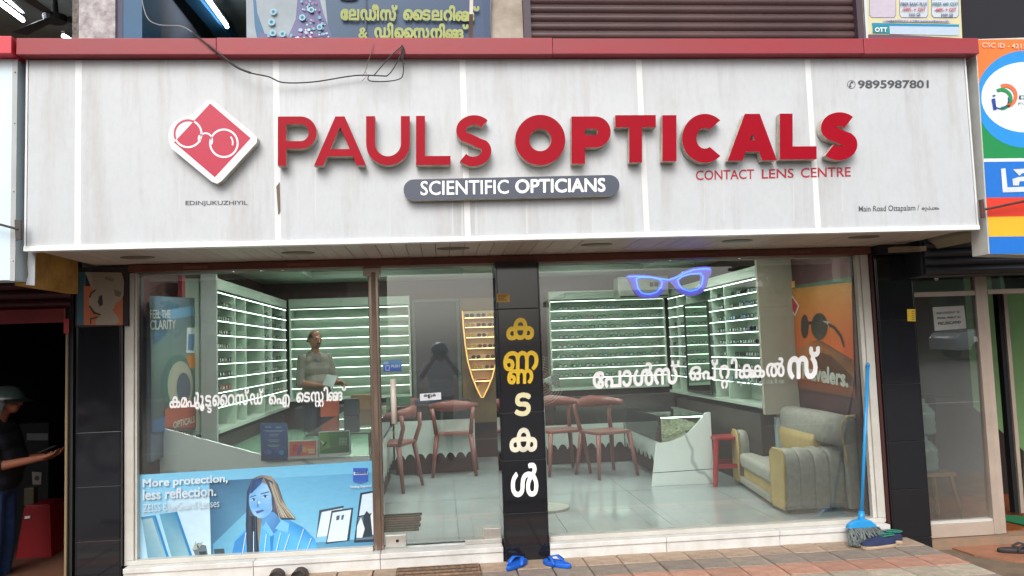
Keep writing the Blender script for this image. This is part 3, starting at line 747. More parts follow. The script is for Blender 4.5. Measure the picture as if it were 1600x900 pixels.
fill('left', -1.85, 7.0, 7.5, .15, range(0, 9), 2.165, 'left wall unit', (4, 3, 0, .3, .3), rad(90))
fill('left', -1.85, 8.8, 9.9, .19, range(0, 9), 2.165, 'left wall unit', (4, 3, 0, .3, .3), rad(90))

# middle of the back: dark doorway, ochre panel with boat shaped shelf
dd = thing('inner_doorway', 'dark doorway in the back wall, its gloom painted navy, between lit shelves and ochre panel', 'door', (0, 10.2, .24))
MB().box(-.30, .22, 10.16, 10.2, .24, 2.22).build('leaf', mat('doorway_gloom', (26, 32, 44), .35, var=.1), dd)  # navy panel with the darkness of the room behind painted into it
for q in ((-.34, -.302, .24, 2.26), (.222, .262, .24, 2.26), (-.3015, .2215, 2.222, 2.26)): MB().box(q[0], q[1], 10.13, 10.21, q[2], q[3]).build('door_frame', mat('greenish_frame', (96, 110, 104), .5), dd)
OCH = mat('ochre_panel', (122, 92, 44), .5, var=.18, scale=3, tint=(84, 66, 36))
MB().box(.27, 1.0, 10.05, 10.12, .70, 2.25).build('ochre_board', OCH, label='ochre yellow wall panel behind the boat shaped sunglasses shelf', cat='panel')
by = 9.88; bm_ = lambda x, y: at(x, y, y=by)
bt = thing('boat_shelf', 'hanging shelf shaped like an upright wooden boat holding sunglasses', 'display shelf', tuple(bm_(752, 622)))
Lp = [(722.5, 486), (724, 510), (727, 540), (731, 565), (738, 590), (745, 607), (752, 621)]
Rp = [(755, 621), (762, 607), (769, 590), (775, 566), (777, 540), (777.5, 510), (777.5, 484)]
BW = mat('warm_boat_wood', (206, 160, 104), .45, var=.12, scale=10, stretch=(1, 1, .2)); BRIM = mat('boat_rim', (190, 120, 48), .4, var=.15)
bk = lambda x, y: at(x, y, y=by)+Vector((0, .13, 0))
MB().prism([bk(*q) for q in Lp+Rp], (0, .012, 0)).build('back_board', mat('boat_back', (214, 184, 140), .5, var=.1, stretch=(1, 1, .2), scale=9), bt)
for side in (Lp, Rp):
    b = MB(); b.loft([[bm_(*q), bm_(*q)+Vector((0, .13, 0)), bm_(*q)+Vector((.012, .13, 0)), bm_(*q)+Vector((.012, 0, 0))] for q in side]); b.build('side_board', BRIM, bt)
b = MB(); b.tube([bm_(*q) for q in Lp+Rp], .008, 6); b.build('rim_light', mat('warm_led', (255, 196, 110), emit=.7), bt)
WL = mat('warm_strip', (255, 214, 150), emit=7)
shelf_y = [(493, 723.5, 777), (508, 724.5, 777), (524, 726, 777), (541, 728, 777), (558, 731, 776), (574, 734.5, 773.5), (592, 740, 768)]
SGL = [specs_mesh('sunglasses', BLK, DK), specs_mesh('sunglasses', TOR, BRL), specs_mesh('sunglasses', GLD, mat('amber_lens', (196, 150, 50), .2)), specs_mesh('sunglasses', BLK, BRL)]
for i, (yy, xa, xb) in enumerate(shelf_y):
    A, B = bm_(xa, yy+3), bm_(xb, yy+3)
    MB().box(A.x+.013, B.x, by+.005, by+.128, A.z-.006, A.z).build('shelf', BW, bt)
    MB().box(A.x+.02, B.x-.01, by+.006, by+.014, A.z-.010, A.z-.0065).build('light_strip', WL, bt)
    if i < 6:
        k = 3 if i < 4 else 2; W_ = B.x-A.x
        for j in range(k):
            o = link('sunglasses', SGL[(i*2+j*3) % 4 if not (i == 2 and j == 0) else 2], loc=(A.x+W_*(j+.55)/k+.004, by+.03, A.z+.001), scale=(.92, .92, .92),
                     label='dark sunglasses, %s on the %s shelf of the boat shaped display' % (['left pair', 'middle pair' if k == 3 else 'right pair', 'right pair'][j], ordn[i]), cat='sunglasses', group='sunglasses on the boat shelf')
A = bm_(750, 596)
MB().box(A.x-.05, A.x+.09, by+.02, by+.07, A.z+.002, A.z+.03).build('spectacle_case', mat('red_case', (160, 34, 34), .4), label='small red spectacle case lying on the lowest boat shelf', cat='case', bevel=.004)
A = bm_(748, 613)
MB().lathe((A.x, by+.07, A.z-.03), [(0, 0), (.014, 0), (.016, .02), (.016, .09), (.008, .105), (0, .11)], 10).build('bottle', mat('yellow_bottle', (196, 150, 52), .4), label='small yellow bottle standing in the pointed foot of the boat shelf', cat='bottle', smooth=True)

# air conditioner above the right rear unit
ac = thing('air_conditioner', 'white wall air conditioner above the right rear shelves, half behind the neon spectacles', 'air conditioner', (2.45, 9.9, 2.18))
MB().box(2.22, 2.86, 9.72, 9.99, 2.17, 2.44).build('body', mat('ac_white', (186, 190, 180), .4), ac, bevel=.015)
for k in range(3): MB().box(2.62+k*.06, 2.665+k*.06, 9.712, 9.719, 2.31, 2.36).build('vent', DARK, ac)
MB().box(2.24, 2.84, 9.705, 9.719, 2.185, 2.20).build('outlet', DARKROOM, ac)

# counters ----------------------------------------------------------------
COUNT = mat('counter_front', (190, 198, 192), .3, var=.05); CREC = mat('counter_recess', (70, 34, 32), .5)
PEB = mat('pebbles', (222, 214, 190), .35, var=.3, scale=40, tint=(136, 126, 100))
def wavy(P0, P1, z0, zt, amp, n, nrm, parent, m=COUNT):
    """counter front with a zigzag wavy lower edge"""
    P0, P1 = Vector(P0), Vector(P1); pts = []
    for k in range(n*6+1):
        t = k/(n*6); q = P0.lerp(P1, t); pts.append((q.x, q.y, z0+amp*(abs(math.sin(math.pi*n*t))**.7)))
    poly = pts+[(P1.x, P1.y, zt), (P0.x, P0.y, zt)]
    b = MB(); n_ = Vector(nrm)*.02
    F_ = len(pts)
    for k in range(F_-1):
        a, c = Vector(pts[k]), Vector(pts[k+1]); A, C = Vector((a.x, a.y, zt)), Vector((c.x, c.y, zt))
        b.face([a, c, C, A]); b.face([a+n_, A+n_, C+n_, c+n_]); b.face([a, a+n_, c+n_, c])
    b.build('skirt', m, parent)
# right counter: rear leg and a wing that comes forward
rc = thing('display_counter', 'white counter with glass top full of pebbles, marble end panel facing the right window', 'counter', (2.3, 8.4, .24))
a, c_ = at(1019, 762, z=.24), at(1115, 754, z=.24); ye = 7.62
E = lambda x, y: at(x, y, y=ye)
edge = [(1026, 692), (1036, 692), (1050, 689), (1064, 684), (1076, 676), (1088, 664), (1096, 654), (1102, 645), (1110, 644)]
poly = [E(1019, 760)]+[E(1026, 692)]+[E(*q) for q in edge[1:]]+[E(1116, 755)]
MB().prism(poly, (0, .03, 0)).build('end_panel', MARBLE, rc)
MB().prism([E(1020, 738.5), E(1020, 739.5), E(1116, 733), E(1116, 732)], (0, -.001, 0)).build('panel_joint', DARKROOM, rc)
xl, xr = E(1034, 670).x, E(1106, 670).x
wavy((xl+.01, ye+.04, 0), (xl+.01, 9.25, 0), .42, .66, .06, 9, (1, 0, 0), rc)
wavy((1.1, 9.25, 0), (xl, 9.25, 0), .42, .70, .06, 9, (0, 1, 0), rc)
MB().box(xl+.1, xr-.02, ye+.04, 9.2, .245, .5).build('base', CREC, rc)
MB().box(1.1, xr-.02, 9.35, 9.7, .245, .5).build('base', CREC, rc)
MB().box(xl+.031, xr-.02, ye+.04, 9.24, .64, .66).build('tray', PEB, rc)
zt = .888; G = CASEGLASS
MB().box(xl-.01, xr+.01, ye+.02, 9.25, zt, zt+.010).build('glass_top', G, rc)
MB().box(1.1, xr+.01, 9.252, 9.75, zt, zt+.010).build('glass_top', G, rc)
MB().box(xl, xl+.006, ye+.04, 9.24, .64, zt-.001).build('glass_side', G, rc)
MB().box(xl+.01, xr-.01, ye+.031, ye+.037, .64, zt-.001).build('glass_side', G, rc)
MB().box(1.12, xr, 9.26, 9.27, .70, zt-.001).build('glass_side', G, rc)
for yy in (7.9, 8.5, 9.1): MB().box(xl+.01, xr-.01, yy, yy+.012, .868, .878).build('light_strip', LED, rc)  # counter strips are added glow, standing in for shelf lights mirrored in the glass
MB().box(1.12, xr-.02, 9.70, 9.712, .86, .875).build('light_strip', LED, rc)
MB().box(xl+.012, xl+.022, ye+.06, 9.2, .876, .886).build('light_strip', LED, rc)  # edge strips added to light the pebbles and draw the mirrored bright lines
MB().box(xr-.03, xr-.02, ye+.06, 8.5, .872, .886).build('light_strip', LED, rc)
MB().box(xl+.03, xr-.04, ye+.045, ye+.055, .874, .886).build('light_strip', LED, rc)
pb = MB()
for k in range(1400):
    x, y = R.uniform(xl+.03, xr-.03), R.uniform(ye+.05, 9.2); z = .662+.12*max(0, (x-xl)/(xr-xl))+R.uniform(0, .02); r = R.uniform(.008, .018)
    pb.loft([[(x+r*math.cos(a), y+r*math.sin(a), z+dz) for a in (0, 1.3, 2.6, 3.9, 5.2)] for r, dz in ((r, 0), (r*.7, r*.8))])
pb.build('pebbles', PEB, rc, kind='stuff')
# left counter
lc = thing('display_counter', 'marble sided counter with glass top in the left window behind the blue poster', 'counter', (-1.2, 7.2, .24))
ye = 6.13; E = lambda x, y: at(x, y, y=ye)
poly = [E(250, 800), E(250, 668), E(432, 717), E(577, 712), E(578, 790)]
MB().prism(poly, (0, .03, 0)).build('end_panel', MARBLE, lc)
xl2, xr2 = E(250, 700).x, E(578, 712).x
MB().box(xl2+.02, xr2-.03, ye+.04, 8.9, .245, .40).build('base', CREC, lc)
MB().box(xl2+.02, xr2-.02, ye+.04, 8.95, .79, .81).build('tray', SHELFG, lc)
MB().box(-1.02, xr2, ye+.035, 9.25, 1.0, 1.010).build('glass_top', G, lc)
MB().box(xr2-.012, xr2-.006, ye+.04, 9.24, .82, .999).build('glass_side', G, lc)
wavy((xr2, ye+.04, 0), (xr2, 9.0, 0), .42, .80, .06, 10, (-1, 0, 0), lc)
wavy((xr2+.02, 9.0, 0), (.36, 9.0, 0), .42, .84, .06, 8, (0, 1, 0), lc)
MB().box(xr2+.02, .34, 9.12, 9.5, .245, .5).build('base', CREC, lc)
MB().box(xr2+.01, .36, 9.0, 9.5, 1.0, 1.010).build('glass_top', G, lc)
MB().box(xr2+.01, .36, 9.0, 9.008, .845, .999).build('glass_side', G, lc)
for yy in (6.7, 7.5, 8.3): MB().box(-.98, xr2-.02, yy, yy+.012, .975, .985).build('light_strip', LED, lc)
MB().box(-1.7, .34, 9.52, 9.98, .245, 1.0).build('low_cabinet', DARKROOM, label='dark low cabinet under the left rear shelves', cat='cabinet')
MB().box(1.39, 2.87, 9.76, 9.98, .245, .98).build('low_cabinet', mat('brown_cabinet', (54, 44, 40), .5), label='dark brown low cabinet under the right rear shelves', cat='cabinet')
MB().box(2.88, 3.2, 7.1, 9.7, .245, .93).build('low_cabinet', mat('brown_cabinet'), label='dark brown low cabinet under the right wall shelves', cat='cabinet')
MB().box(-2.18, -1.9, 6.9, 9.97, .245, .93).build('low_cabinet', mat('brown_cabinet'), label='dark low cabinet under the left wall shelves', cat='cabinet')
MB().box(3.0, 3.2, 7.02, 7.09, .62, .90).build('white_box', mat('pale_box', (176, 190, 194), .5), label='pale carton behind the back of the armchair', cat='box')
# things on the rear left counter top
for (x0, x1, y0, z, hh, c, lb_, ct, nm) in ((-.62, -.35, 9.2, 1.011, .09, (60, 96, 70), 'green box lying on the rear glass counter behind the door post', 'box', 'green_box'), (-.3, -.05, 9.25, 1.011, .05, (34, 44, 70), 'dark blue tray on the rear glass counter behind the pull bar', 'tray', 'blue_tray'),
        (-.95, -.72, 8.6, 1.011, .16, (128, 96, 64), 'brown cardboard box on the counter beside the standing man', 'box', 'cardboard_box'), (-1.16, -1.0, 7.9, 1.011, .15, (176, 74, 46), 'orange carton standing on the left glass counter', 'box', 'orange_carton'), (-.94, -.80, 7.9, 1.011, .16, (28, 32, 44), 'black desk phone box on the left glass counter', 'box', 'black_box')):
    MB().box(x0, x1, y0, y0+.14, z, z+hh).build(nm, mat(nm, c, .5), bevel=.004, label=lb_, cat=ct)

# chairs -------------------------------------------------------------------
CH = mat('dusty_red_plastic', (132, 78, 72), .4, var=.08, scale=5)
def chair(label, loc, rz):
    t = thing('plastic_chair', label, 'chair', (0, 0, 0), 'red plastic chairs in the shop')
    MB().prism([(x, y, .44) for x, y in [(-.20, -.20), (.20, -.20), (.215, .0), (.20, .20), (-.20, .20), (-.215, 0)]], (0, 0, .03)).build('seat', CH, t, bevel=.008)
    for sx in (-1, 1):
        for sy in (-1, 1):
            top = (sx*.185, sy*.175, .44); bot = (sx*.235, sy*.235, .0)
            MB().tube([bot, top], [.018, .028], 8).build('leg', CH, t, smooth=True)
        MB().tube([(sx*.19, .185, .46), (sx*.205, .235, .62), (sx*.225, .225, .74)], [.024, .022, .022], 8).build('back_post', CH, t, smooth=True)
    b = MB(); rg = []
    for k in range(13):
        a_ = rad(-150+k*25*.5+0)*1; u = -1+k/6; x = .27*math.sin(u*1.45); y = .24-.28*(1-math.cos(u*1.25)); hh = .075*(1-.45*abs(u))
        rg.append([(x, y-.012, .70+.02*abs(u)), (x, y+.012, .70+.02*abs(u)), (x*1.03, y+.022, .70+hh*1.7), (x*1.03, y, .70+hh*1.7)])
    b.loft(rg); b.build('backrest', CH, t, smooth=True)
    return t
ch0 = chair('', (0, 0, 0), 0)
def put(o, loc, rz, label): o.location = loc; o.rotation_euler.z = rz; o['label'] = label
c4 = lambda px, py: tuple(at(px, py, z=.241))
spots = [(c4(612, 764), rad(-112), 'red plastic chair nearest the door, turned sideways behind the pull bar'), (c4(712, 740), rad(176), 'red plastic chair with its back to the glass door, left of the pillar'),
         (c4(878, 738), rad(14), 'red plastic chair just right of the letter pillar, beside the fan'), (c4(948, 742), rad(20), 'red plastic chair in front of the pebble counter, nearest the right window'),
         (c4(636, 738), rad(-20), 'red plastic chair half hidden behind the sideways chair')]
for i, (l, r_, lbl) in enumerate(spots):
    if i == 0: continue
    copy_tree(ch0, l, r_, lbl)
put(ch0, *spots[0])

# armchair ------------------------------------------------------------------
FAB = mat('grey_upholstery', (162, 157, 148), .9, var=.10, scale=25, bump=.3, bscale=120); PIP = mat('mustard_upholstery', (188, 160, 104), .8, var=.10, scale=12, bump=.2)
so = thing('armchair', 'wide grey and mustard upholstered armchair against the right wall', 'armchair', (2.9, 6.8, .24))
SX0, SX1 = 2.655, 3.13
def armrest(y0, y1, ztop):
    # rolled arm made of vertical padded channels along x
    n = 4; wd = (SX1-SX0)/n; out = []
    for k in range(n):
        xa, xb = SX0+k*wd, SX0+(k+1)*wd; rings = []
        for y, z in [(y0+.02, .27), (y0, .32), (y0-.012, .50), (y0-.015, ztop-.10), (y0+.01, ztop-.03), (y0+.06, ztop), (y1-.06, ztop), (y1-.01, ztop-.03), (y1, ztop-.12), (y1, .30), (y1-.02, .27)]:
            rings.append((y, z))
        b = MB(); cy = (y0+y1)/2; sl = []
        for j, x in enumerate([xa+.001, xa+.012, xa+wd*.3, xa+wd*.7, xb-.012, xb-.001]):
            f_ = (.965, .985, 1, 1, .985, .965)[j]
            sl.append([(x, cy+(y-cy)*f_, .27+(z-.27)*f_) for y, z in rings])
        b.loft(sl); out.append(b.build('arm_channel', FAB, so, smooth=True))
    b = MB(); b.loft([[(SX0-.02, y, z) for y, z in rings], [(SX0-.0015, y, z) for y, z in rings]]); b.build('arm_front', PIP, so, bevel=.006)
    b = MB(); b.tube([(SX0-.012, y, z) for y, z in rings], .012, 6); b.build('piping', PIP, so, smooth=True)
armrest(6.12, 6.36, .73); armrest(7.42, 7.64, .745)
MB().box(SX0+.02, 3.05, 6.38, 7.40, .27, .42).build('base', PIP, so, bevel=.02)
MB().box(SX0-.015, 3.0, 6.385, 7.395, .423, .55).build('seat_cushion', FAB, so, bevel=.035, smooth=True)
MB().box(SX0-.02, SX0+.015, 6.385, 7.395, .28, .335).build('base_band', FAB, so, bevel=.008)
b = MB(); b.loft([[(3.03, y, .5), (2.98, y, .68), (2.97, y, .78), (3.0, y, .84), (3.18, y, .84), (3.18, y, .5)] for y in (6.30, 6.6, 7.1, 7.55)]); b.build('back_lower', PIP, so, bevel=.015, smooth=True)
rg = []
for k in range(11):
    y = 6.03+k*.158; e = 1-abs((k-5)/5)**4*.35
    sg__ = lambda v, p_=.55: math.copysign(abs(v)**p_, v)
    rg.append([(3.10+.11*sg__(math.cos(a_)), y, .875+.125*e**.3*sg__(math.sin(a_))) for a_ in [2*math.pi*(j+.5)/16 for j in range(16)]])
b = MB(); b.loft(rg); b.build('back_roll', FAB, so, smooth=True)
prf = [(3.215, .27), (3.13, .27), (3.125, .60), (3.12, .70), (3.10, .78), (3.085, .86), (3.10, .93), (3.14, .975), (3.215, .98)]
b = MB(); b.prism([(x, 6.045, z) for x, z in prf], (0, .05, 0)); b.build('back_end', FAB, so, bevel=.008)
b = MB(); b.tube([(x, 6.04, z) for x, z in prf[2:]], .016, 6); b.build('piping', PIP, so, smooth=True)
b = MB(); b.loft([[(3.12, y, .27), (3.12, y, .9), (3.2, y, .9), (3.2, y, .27)] for y in (6.12, 7.62)]); b.build('back_cover', FAB, so)
for x in (SX0+.06, 3.08):
    for y in (6.2, 7.55): MB().lathe((x, y, .241), [(.02, 0), (.026, .03)], 8).build('leg', DARK, so)
for o in so.children:
    if not o.get('sheared'):
        for v in o.data.vertices: v.co.x += max(0, v.co.y-6.4)*.13*max(0, min(1, (3.2-v.co.x)/.5))
        o['sheared'] = 1
for o in so.children: del o['sheared']
# red plastic stool behind the armchair
st = thing('plastic_stool', 'red plastic stool between the marble counter and the armchair', 'stool', (2.72, 7.62, .24))
sx, sy = 2.72, 7.62; RP = mat('red_plastic', (168, 34, 38), .35)
MB().box(sx-.14, sx+.14, sy-.14, sy+.14, .66, .69).build('seat', RP, st, bevel=.008)
for i in (-1, 1):
    for j in (-1, 1):
        b = MB(); b.tube([(sx+i*.18, sy+j*.18, .241), (sx+i*.13, sy+j*.13, .66)], [.022, .028], 6); b.build('leg', RP, st)
    MB().box(sx-.16, sx+.16, sy+i*.155-.006, sy+i*.155+.006, .40, .44).build('rail', RP, st)
# inside mats and fan foot
mi = at(615, 820, z=.25)
b = MB(); X_ = [at(596, 822, z=.25).x, at(656, 815, z=.25).x]
im = thing('door_mat', 'brown striped door mat inside the glass door', 'door mat', (mi.x, 6.6, .241))
for k in range(14):
    y = 6.28+k*.045; b = MB(); b.box(X_[0]-.35, X_[1]+.01*math.sin(k*5), y, y+.041, .2415, .250+.003*(k % 2)); b.build('mat_strip', mat('mat_brown_%d' % (k % 2), [(92, 74, 58), (64, 52, 44)][k % 2], .95, var=.3, scale=30, bump=.5), im)
fb = at(845, 800, z=.25)
fn = thing('pedestal_fan', 'pedestal fan with round white foot partly hidden by the letter pillar', 'fan', (fb.x-.02, fb.y, .241))
fx, fy = .86, fb.y+.15
MB().lathe((fx, fy, .241), [(.0, 0), (.19, 0), (.19, .02), (.06, .035), (.0, .04)], 24).build('foot', mat('fan_white', (186, 184, 176), .4), fn, smooth=False)
MB().tube([(fx, fy, .28), (fx, fy, 1.18)], .014, 8).build('pole', mat('fan_white'), fn)
b = MB()
for q in range(9):
    r = .03+q*.022; b.tube([(fx-.02+r*math.cos(rad(a_)), fy-.05-.04*math.cos(r*7), 1.32+r*math.sin(rad(a_))) for a_ in range(0, 361, 20)], .0016, 4)
for q in range(14):
    a_ = q*math.pi/7; b.tube([(fx-.02+r*math.cos(a_), fy-.05-.04*math.cos(r*7), 1.32+r*math.sin(a_)) for r in (.03, .1, .2)], .0014, 4)
b.build('grille', mat('fan_wire', (176, 170, 156), .4), fn)
for q in range(3):
    a_ = q*2.094; b = MB(); b.loft([[(fx-.02+r*math.cos(a_+e), fy-.03+dy, 1.32+r*math.sin(a_+e)) for e, dy in ((-.35, -.01), (.35, .02), (.35, .023), (-.35, -.007))] for r in (.02, .1, .18)]); b.build('blade', mat('fan_blade', (120, 130, 126), .3), fn)
MB().lathe((fx-.02, fy-.03, 1.30), [(.0, 0), (.03, .0), (.03, .04), (0, .04)], 10).build('hub', mat('fan_white'), fn)

# ---------------------------------------------------------------- posters inside
rm = lambda x, y: at(x, y, x=3.205)
po = thing('travel_poster', 'framed orange poster of sunglasses on a desert reading travelers, on the right wall', 'poster', tuple(rm(1285, 640)))
RB = [rm(1222, 440), rm(1337, 424), rm(1340, 640), rm(1228, 600)]
MB().prism([Vector((3.212, 5.93, 1.0)), Vector((3.212, 7.02, 1.0)), Vector((3.212, 7.02, 2.24)), Vector((3.212, 5.93, 2.24))], (.006, 0, 0)).build('backing', MAROON, po)
top = (196, 130, 60); mid = (186, 92, 36); low = (120, 66, 34)
P_ = [([(172, 112, 44), (150, 104, 52), (184, 72, 20), (190, 80, 20)], [(1226, 452), (1331, 440), (1334, 560), (1234, 552)]),
      ([(184, 72, 20), (190, 80, 20), (96, 50, 26), (104, 54, 28)], [(1234, 552), (1334, 560), (1337, 622), (1236, 605)]),
      ((60, 84, 66), [(1230, 448), (1331, 432), (1331, 441), (1230, 452)]), ((232, 170, 90), [(1229, 441), (1242, 439), (1242, 449), (1229, 451)]),
      ([(150, 96, 56), (160, 92, 44), (96, 54, 30), (92, 56, 38)], [(1240, 553), (1262, 536), (1280, 530), (1333, 562), (1336, 606), (1238, 590)]),
      ((80, 46, 30), [(1262, 545), (1300, 556), (1334, 590), (1336, 606), (1290, 590)]),
      ((44, 34, 30), circ(1258, 510, 6.2, 18, 19)), ([(60, 50, 42)]*9+[(30, 26, 24)]*9, circ(1281, 510, 13, 18, 21)), ((36, 28, 24), rect(1264, 502, 1269, 507)),
      ((150, 140, 130), [(1285, 501), (1296, 502), (1303, 510), (1298, 509)]), ((40, 30, 26), [(1295, 504), (1306, 510), (1316, 524), (1321, 542), (1319, 543), (1313, 526), (1304, 514), (1296, 510)]),
      ((206, 196, 186), [(1239, 461), (1250, 478), (1243.5, 495), (1231, 476)]), ((170, 26, 40), [(1239.3, 465), (1248, 478), (1243, 490), (1233, 476)])]
art('print', po, rm, P_, n=(-1, 0, 0), step=.0005)
q = lambda x, y: at(x, y, x=3.198)
text('lettering', 'Travelers.', (1250, 591), (1326, 606), (1250, 566), q, mat('poster_type', (186, 184, 176), .5), po, .045, n=(-1, 0, 0))
lm_ = lambda x, y: at(x, y, x=-2.03)
pb_ = thing('clarity_poster', 'tall blue and green lens poster reading FEEL THE CLARITY on the left wall', 'poster', tuple(lm_(270, 670)))
MB().box(-2.06, -2.033, 5.87, 6.52, .9, 2.02).build('board', mat('board_blue', (70, 84, 100), .6), pb_)
P_ = [([(52, 76, 98), (90, 100, 108), (108, 122, 116), (84, 104, 98)], [(233, 462), (308, 466), (308, 560), (236, 560)]),
      ([(84, 104, 98), (108, 122, 116), (92, 62, 54), (72, 76, 90)], [(236, 560), (308, 560), (310, 672), (236, 676)]),
      ((44, 76, 100), [(235, 508), (262, 470), (280, 476), (258, 524), (240, 540)]), ((92, 130, 160), [(242, 488), (300, 478), (306, 492), (262, 500)]),
      ((66, 96, 92), circ(278, 600, 26, 20, 46)), ((150, 146, 132), circ(281, 602, 20, 20, 38)), ((70, 76, 92), circ(286, 606, 11, 16, 24)),
      ((196, 120, 50), [(290, 558), (303, 552), (306, 574), (296, 576)]), ((196, 198, 200), [(291, 512), (305, 512), (303, 552), (290, 551)]), ((90, 120, 160), [(293, 522), (303, 522), (301, 548), (292, 547)]),
      ((156, 74, 58), [(256, 640), (290, 620), (310, 640), (310, 668), (256, 668)]), ((60, 90, 130), [(236, 658), (256, 650), (256, 674), (236, 676)])]
art('print', pb_, lm_, P_, n=(1, 0, 0), step=.0006)
q = lambda x, y: at(x, y, x=-2.018); TX = mat('poster_type')
text('lettering', 'FEEL THE', (234, 498), (266, 497), (234, 484), q, TX, pb_, .03, n=(1, 0, 0))
text('lettering', 'CLARITY', (234, 516), (274, 514), (234, 500), q, TX, pb_, .03, n=(1, 0, 0))
text('lettering', 'OPTICALS', (270, 670), (304, 660), (270, 659), q, TX, pb_, .03, n=(1, 0, 0))
MB().box(-2.06, -2.03, 6.56, 6.64, .9, 2.36).build('red_strip', mat('red_strip', (112, 34, 44), .5), label='dark red vertical strip at the inner edge of the blue poster', cat='strip')
b = MB(); hv = thing('shelf_rack', 'narrow dark rack with wavy lit shelf edges beside the left jamb', 'rack', (-2.15, 5.9, 1.0))
MB().box(-2.19, -2.17, 5.86, 6.02, .9, 2.05).build('back', mat('rack_brown', (70, 54, 46), .6), hv)
for k in range(9):
    z = 2.02-k*.11
    MB().tube([(-2.165+.01*math.sin(j*1.6), 5.87+j*.025, z+.006*math.sin(j*1.9+k)) for j in range(7)], .004, 5).build('shelf_edge', mat('warm_edge', (216, 200, 164), emit=.3), hv)

# ================================================================== window lettering and posters in the glass
gw = lambda x, y: at(x, y, y=5.797)
wl_ = thing('window_lettering', 'white Malayalam lettering for computerised eye testing on the left window', 'lettering', tuple(gw(400, 645)))
stk = lambda s, sub, dx=.12, sc=.62, dy=-.36: [(s, 1, 0, 0), (sub, sc, dx, dy)]
BO = .034
mk = lambda tok, bl, br, tl, m=PUREW, par=None, mp_=gw, bo=BO, nm='lettering', box=None: letter_mesh(nm, compose(tok, bo), bl, br, tl, mp_, m, par, lift=.0022)
mk(['ക', -.04, [('മ', .9, 0, 0), ('പ', .9, .6, 0)], -.12, [('ു', 1.1, 0, .12)], -.06, [('ൂ', 1, 0, .0)], stk('ട', 'ട', .2, .7, -.34), 'ൈറ', 'സ്', 'ഡ്'], (265, 648), (412, 642), (265, 612), par=wl_)
mk(['ഐ'], (420, 638), (453, 636.5), (420, 617), par=wl_)
mk(['െട', [('സ', 1, 0, 0), ('റ', .62, .40, -.33), ('റ', .62, .78, -.33)], -.08, 'ി', -.10, [('ങ', .9, 0, 0), ('ങ', .9, .42, 0)], -.14, '്'], (463, 637.5), (541, 634), (463, 606), par=wl_)
wr_ = thing('window_lettering', 'large white Malayalam lettering with the shop name across the right window', 'lettering', tuple(gw(1100, 610)))
mk(['േപാ', 'ൾസ്'], (926, 608), (1062, 600), (926, 570), par=wr_)
mk(['ഒ', 'പ്', [('റ', 1, 0, 0), ('റ', .6, .12, -.42)], 'ി', [('ക', 1, 0, 0), ('ക', .9, .74, 0)], 'ൽ'], (1077, 610), (1226, 603.5), (1077, 562), par=wr_)
mk(['സ്'], (1230, 594), (1281, 591.5), (1230, 543), par=wr_, bo=.048)
text('lettering', 'opticals', (1140, 604), (1225, 601), (1140, 594), gw, mat('faint_print', (150, 160, 156), .6), wr_, 0)
yp = lambda x, y: at(x, y, y=YP-.001)
YEL = mat('letter_yellow', (232, 190, 34), .45, var=.04); CRM = mat('letter_cream', (232, 224, 178), .45, var=.04)
pl_ = thing('pillar_letters', 'five Malayalam letters stuck down the black pillar, yellow above and white below', 'lettering', tuple(yp(815, 780)))
for tok, x0, x1, ya, yb, m in ((['ക'], 791, 834, 497, 532, YEL), ([[('ണ', 1, 0, 0), ('ണ', .72, .16, -.42)]], 786, 841, 549, 601, YEL), (['ട'], 804, 829, 614, 651, CRM),
                               (['ക'], 796, 839, 669, 707, mat('letter_ivory', (236, 230, 208), .45)), (['ൾ'], 798, 841, 724, 777, PUREW)):
    letter_mesh('letter', compose(tok, .036), (x0, yb), (x1, yb-1.5), (x0+.5, ya), yp, m, pl_)
def sticker(name, label, cat, corners, mp_, col, n=(0, -1, 0), th=.0015, mat_=None):
    P = [mp_(*q) for q in corners]; t = thing(name, label, cat, tuple(P[0]))
    MB().prism(P, Vector(n)*th).build('sheet', mat_ or mat(name+'_stock_%d_%d' % (col[0], col[2]), col, .5, var=.05, scale=10), t); return t
s_ = sticker('yellow_sticker', 'small yellow printed sticker high on the letter pillar', 'sticker', [(776, 459), (796, 459), (796.5, 472), (776.5, 472)], yp, (206, 160, 50))
for i in range(4): text('lettering', ['SHOPS ACT', 'LICENCE NO', 'REGISTERED', 'OTTAPALAM'][i], (778, 462+i*3), (794, 462+i*3), (778, 460.4+i*3), yp, mat('brown_ink', (70, 46, 20), .6), s_, 0, lift=.003) if i < 0 else None
art('print', s_, lambda x, y: yp(x, y)+Vector((0, -.002, 0)), [((110, 70, 26), rect(778, 460.6+k*2.6, 794-(k*3) % 7, 461.8+k*2.6)) for k in range(4)])
yp2 = lambda x, y: at(x, y, y=5.699)
s_ = sticker('yellow_sticker', 'yellow sticker on the edge of the pillar beside the photostat notice', 'sticker', [(1417, 483), (1430, 483), (1430.5, 502), (1418, 502)], yp2, (220, 186, 40))
art('print', s_, lambda x, y: yp2(x, y)+Vector((0, -.002, 0)), [((150, 110, 30), rect(1424, 486+k*3.2, 1429, 487.4+k*3.2)) for k in range(5)])

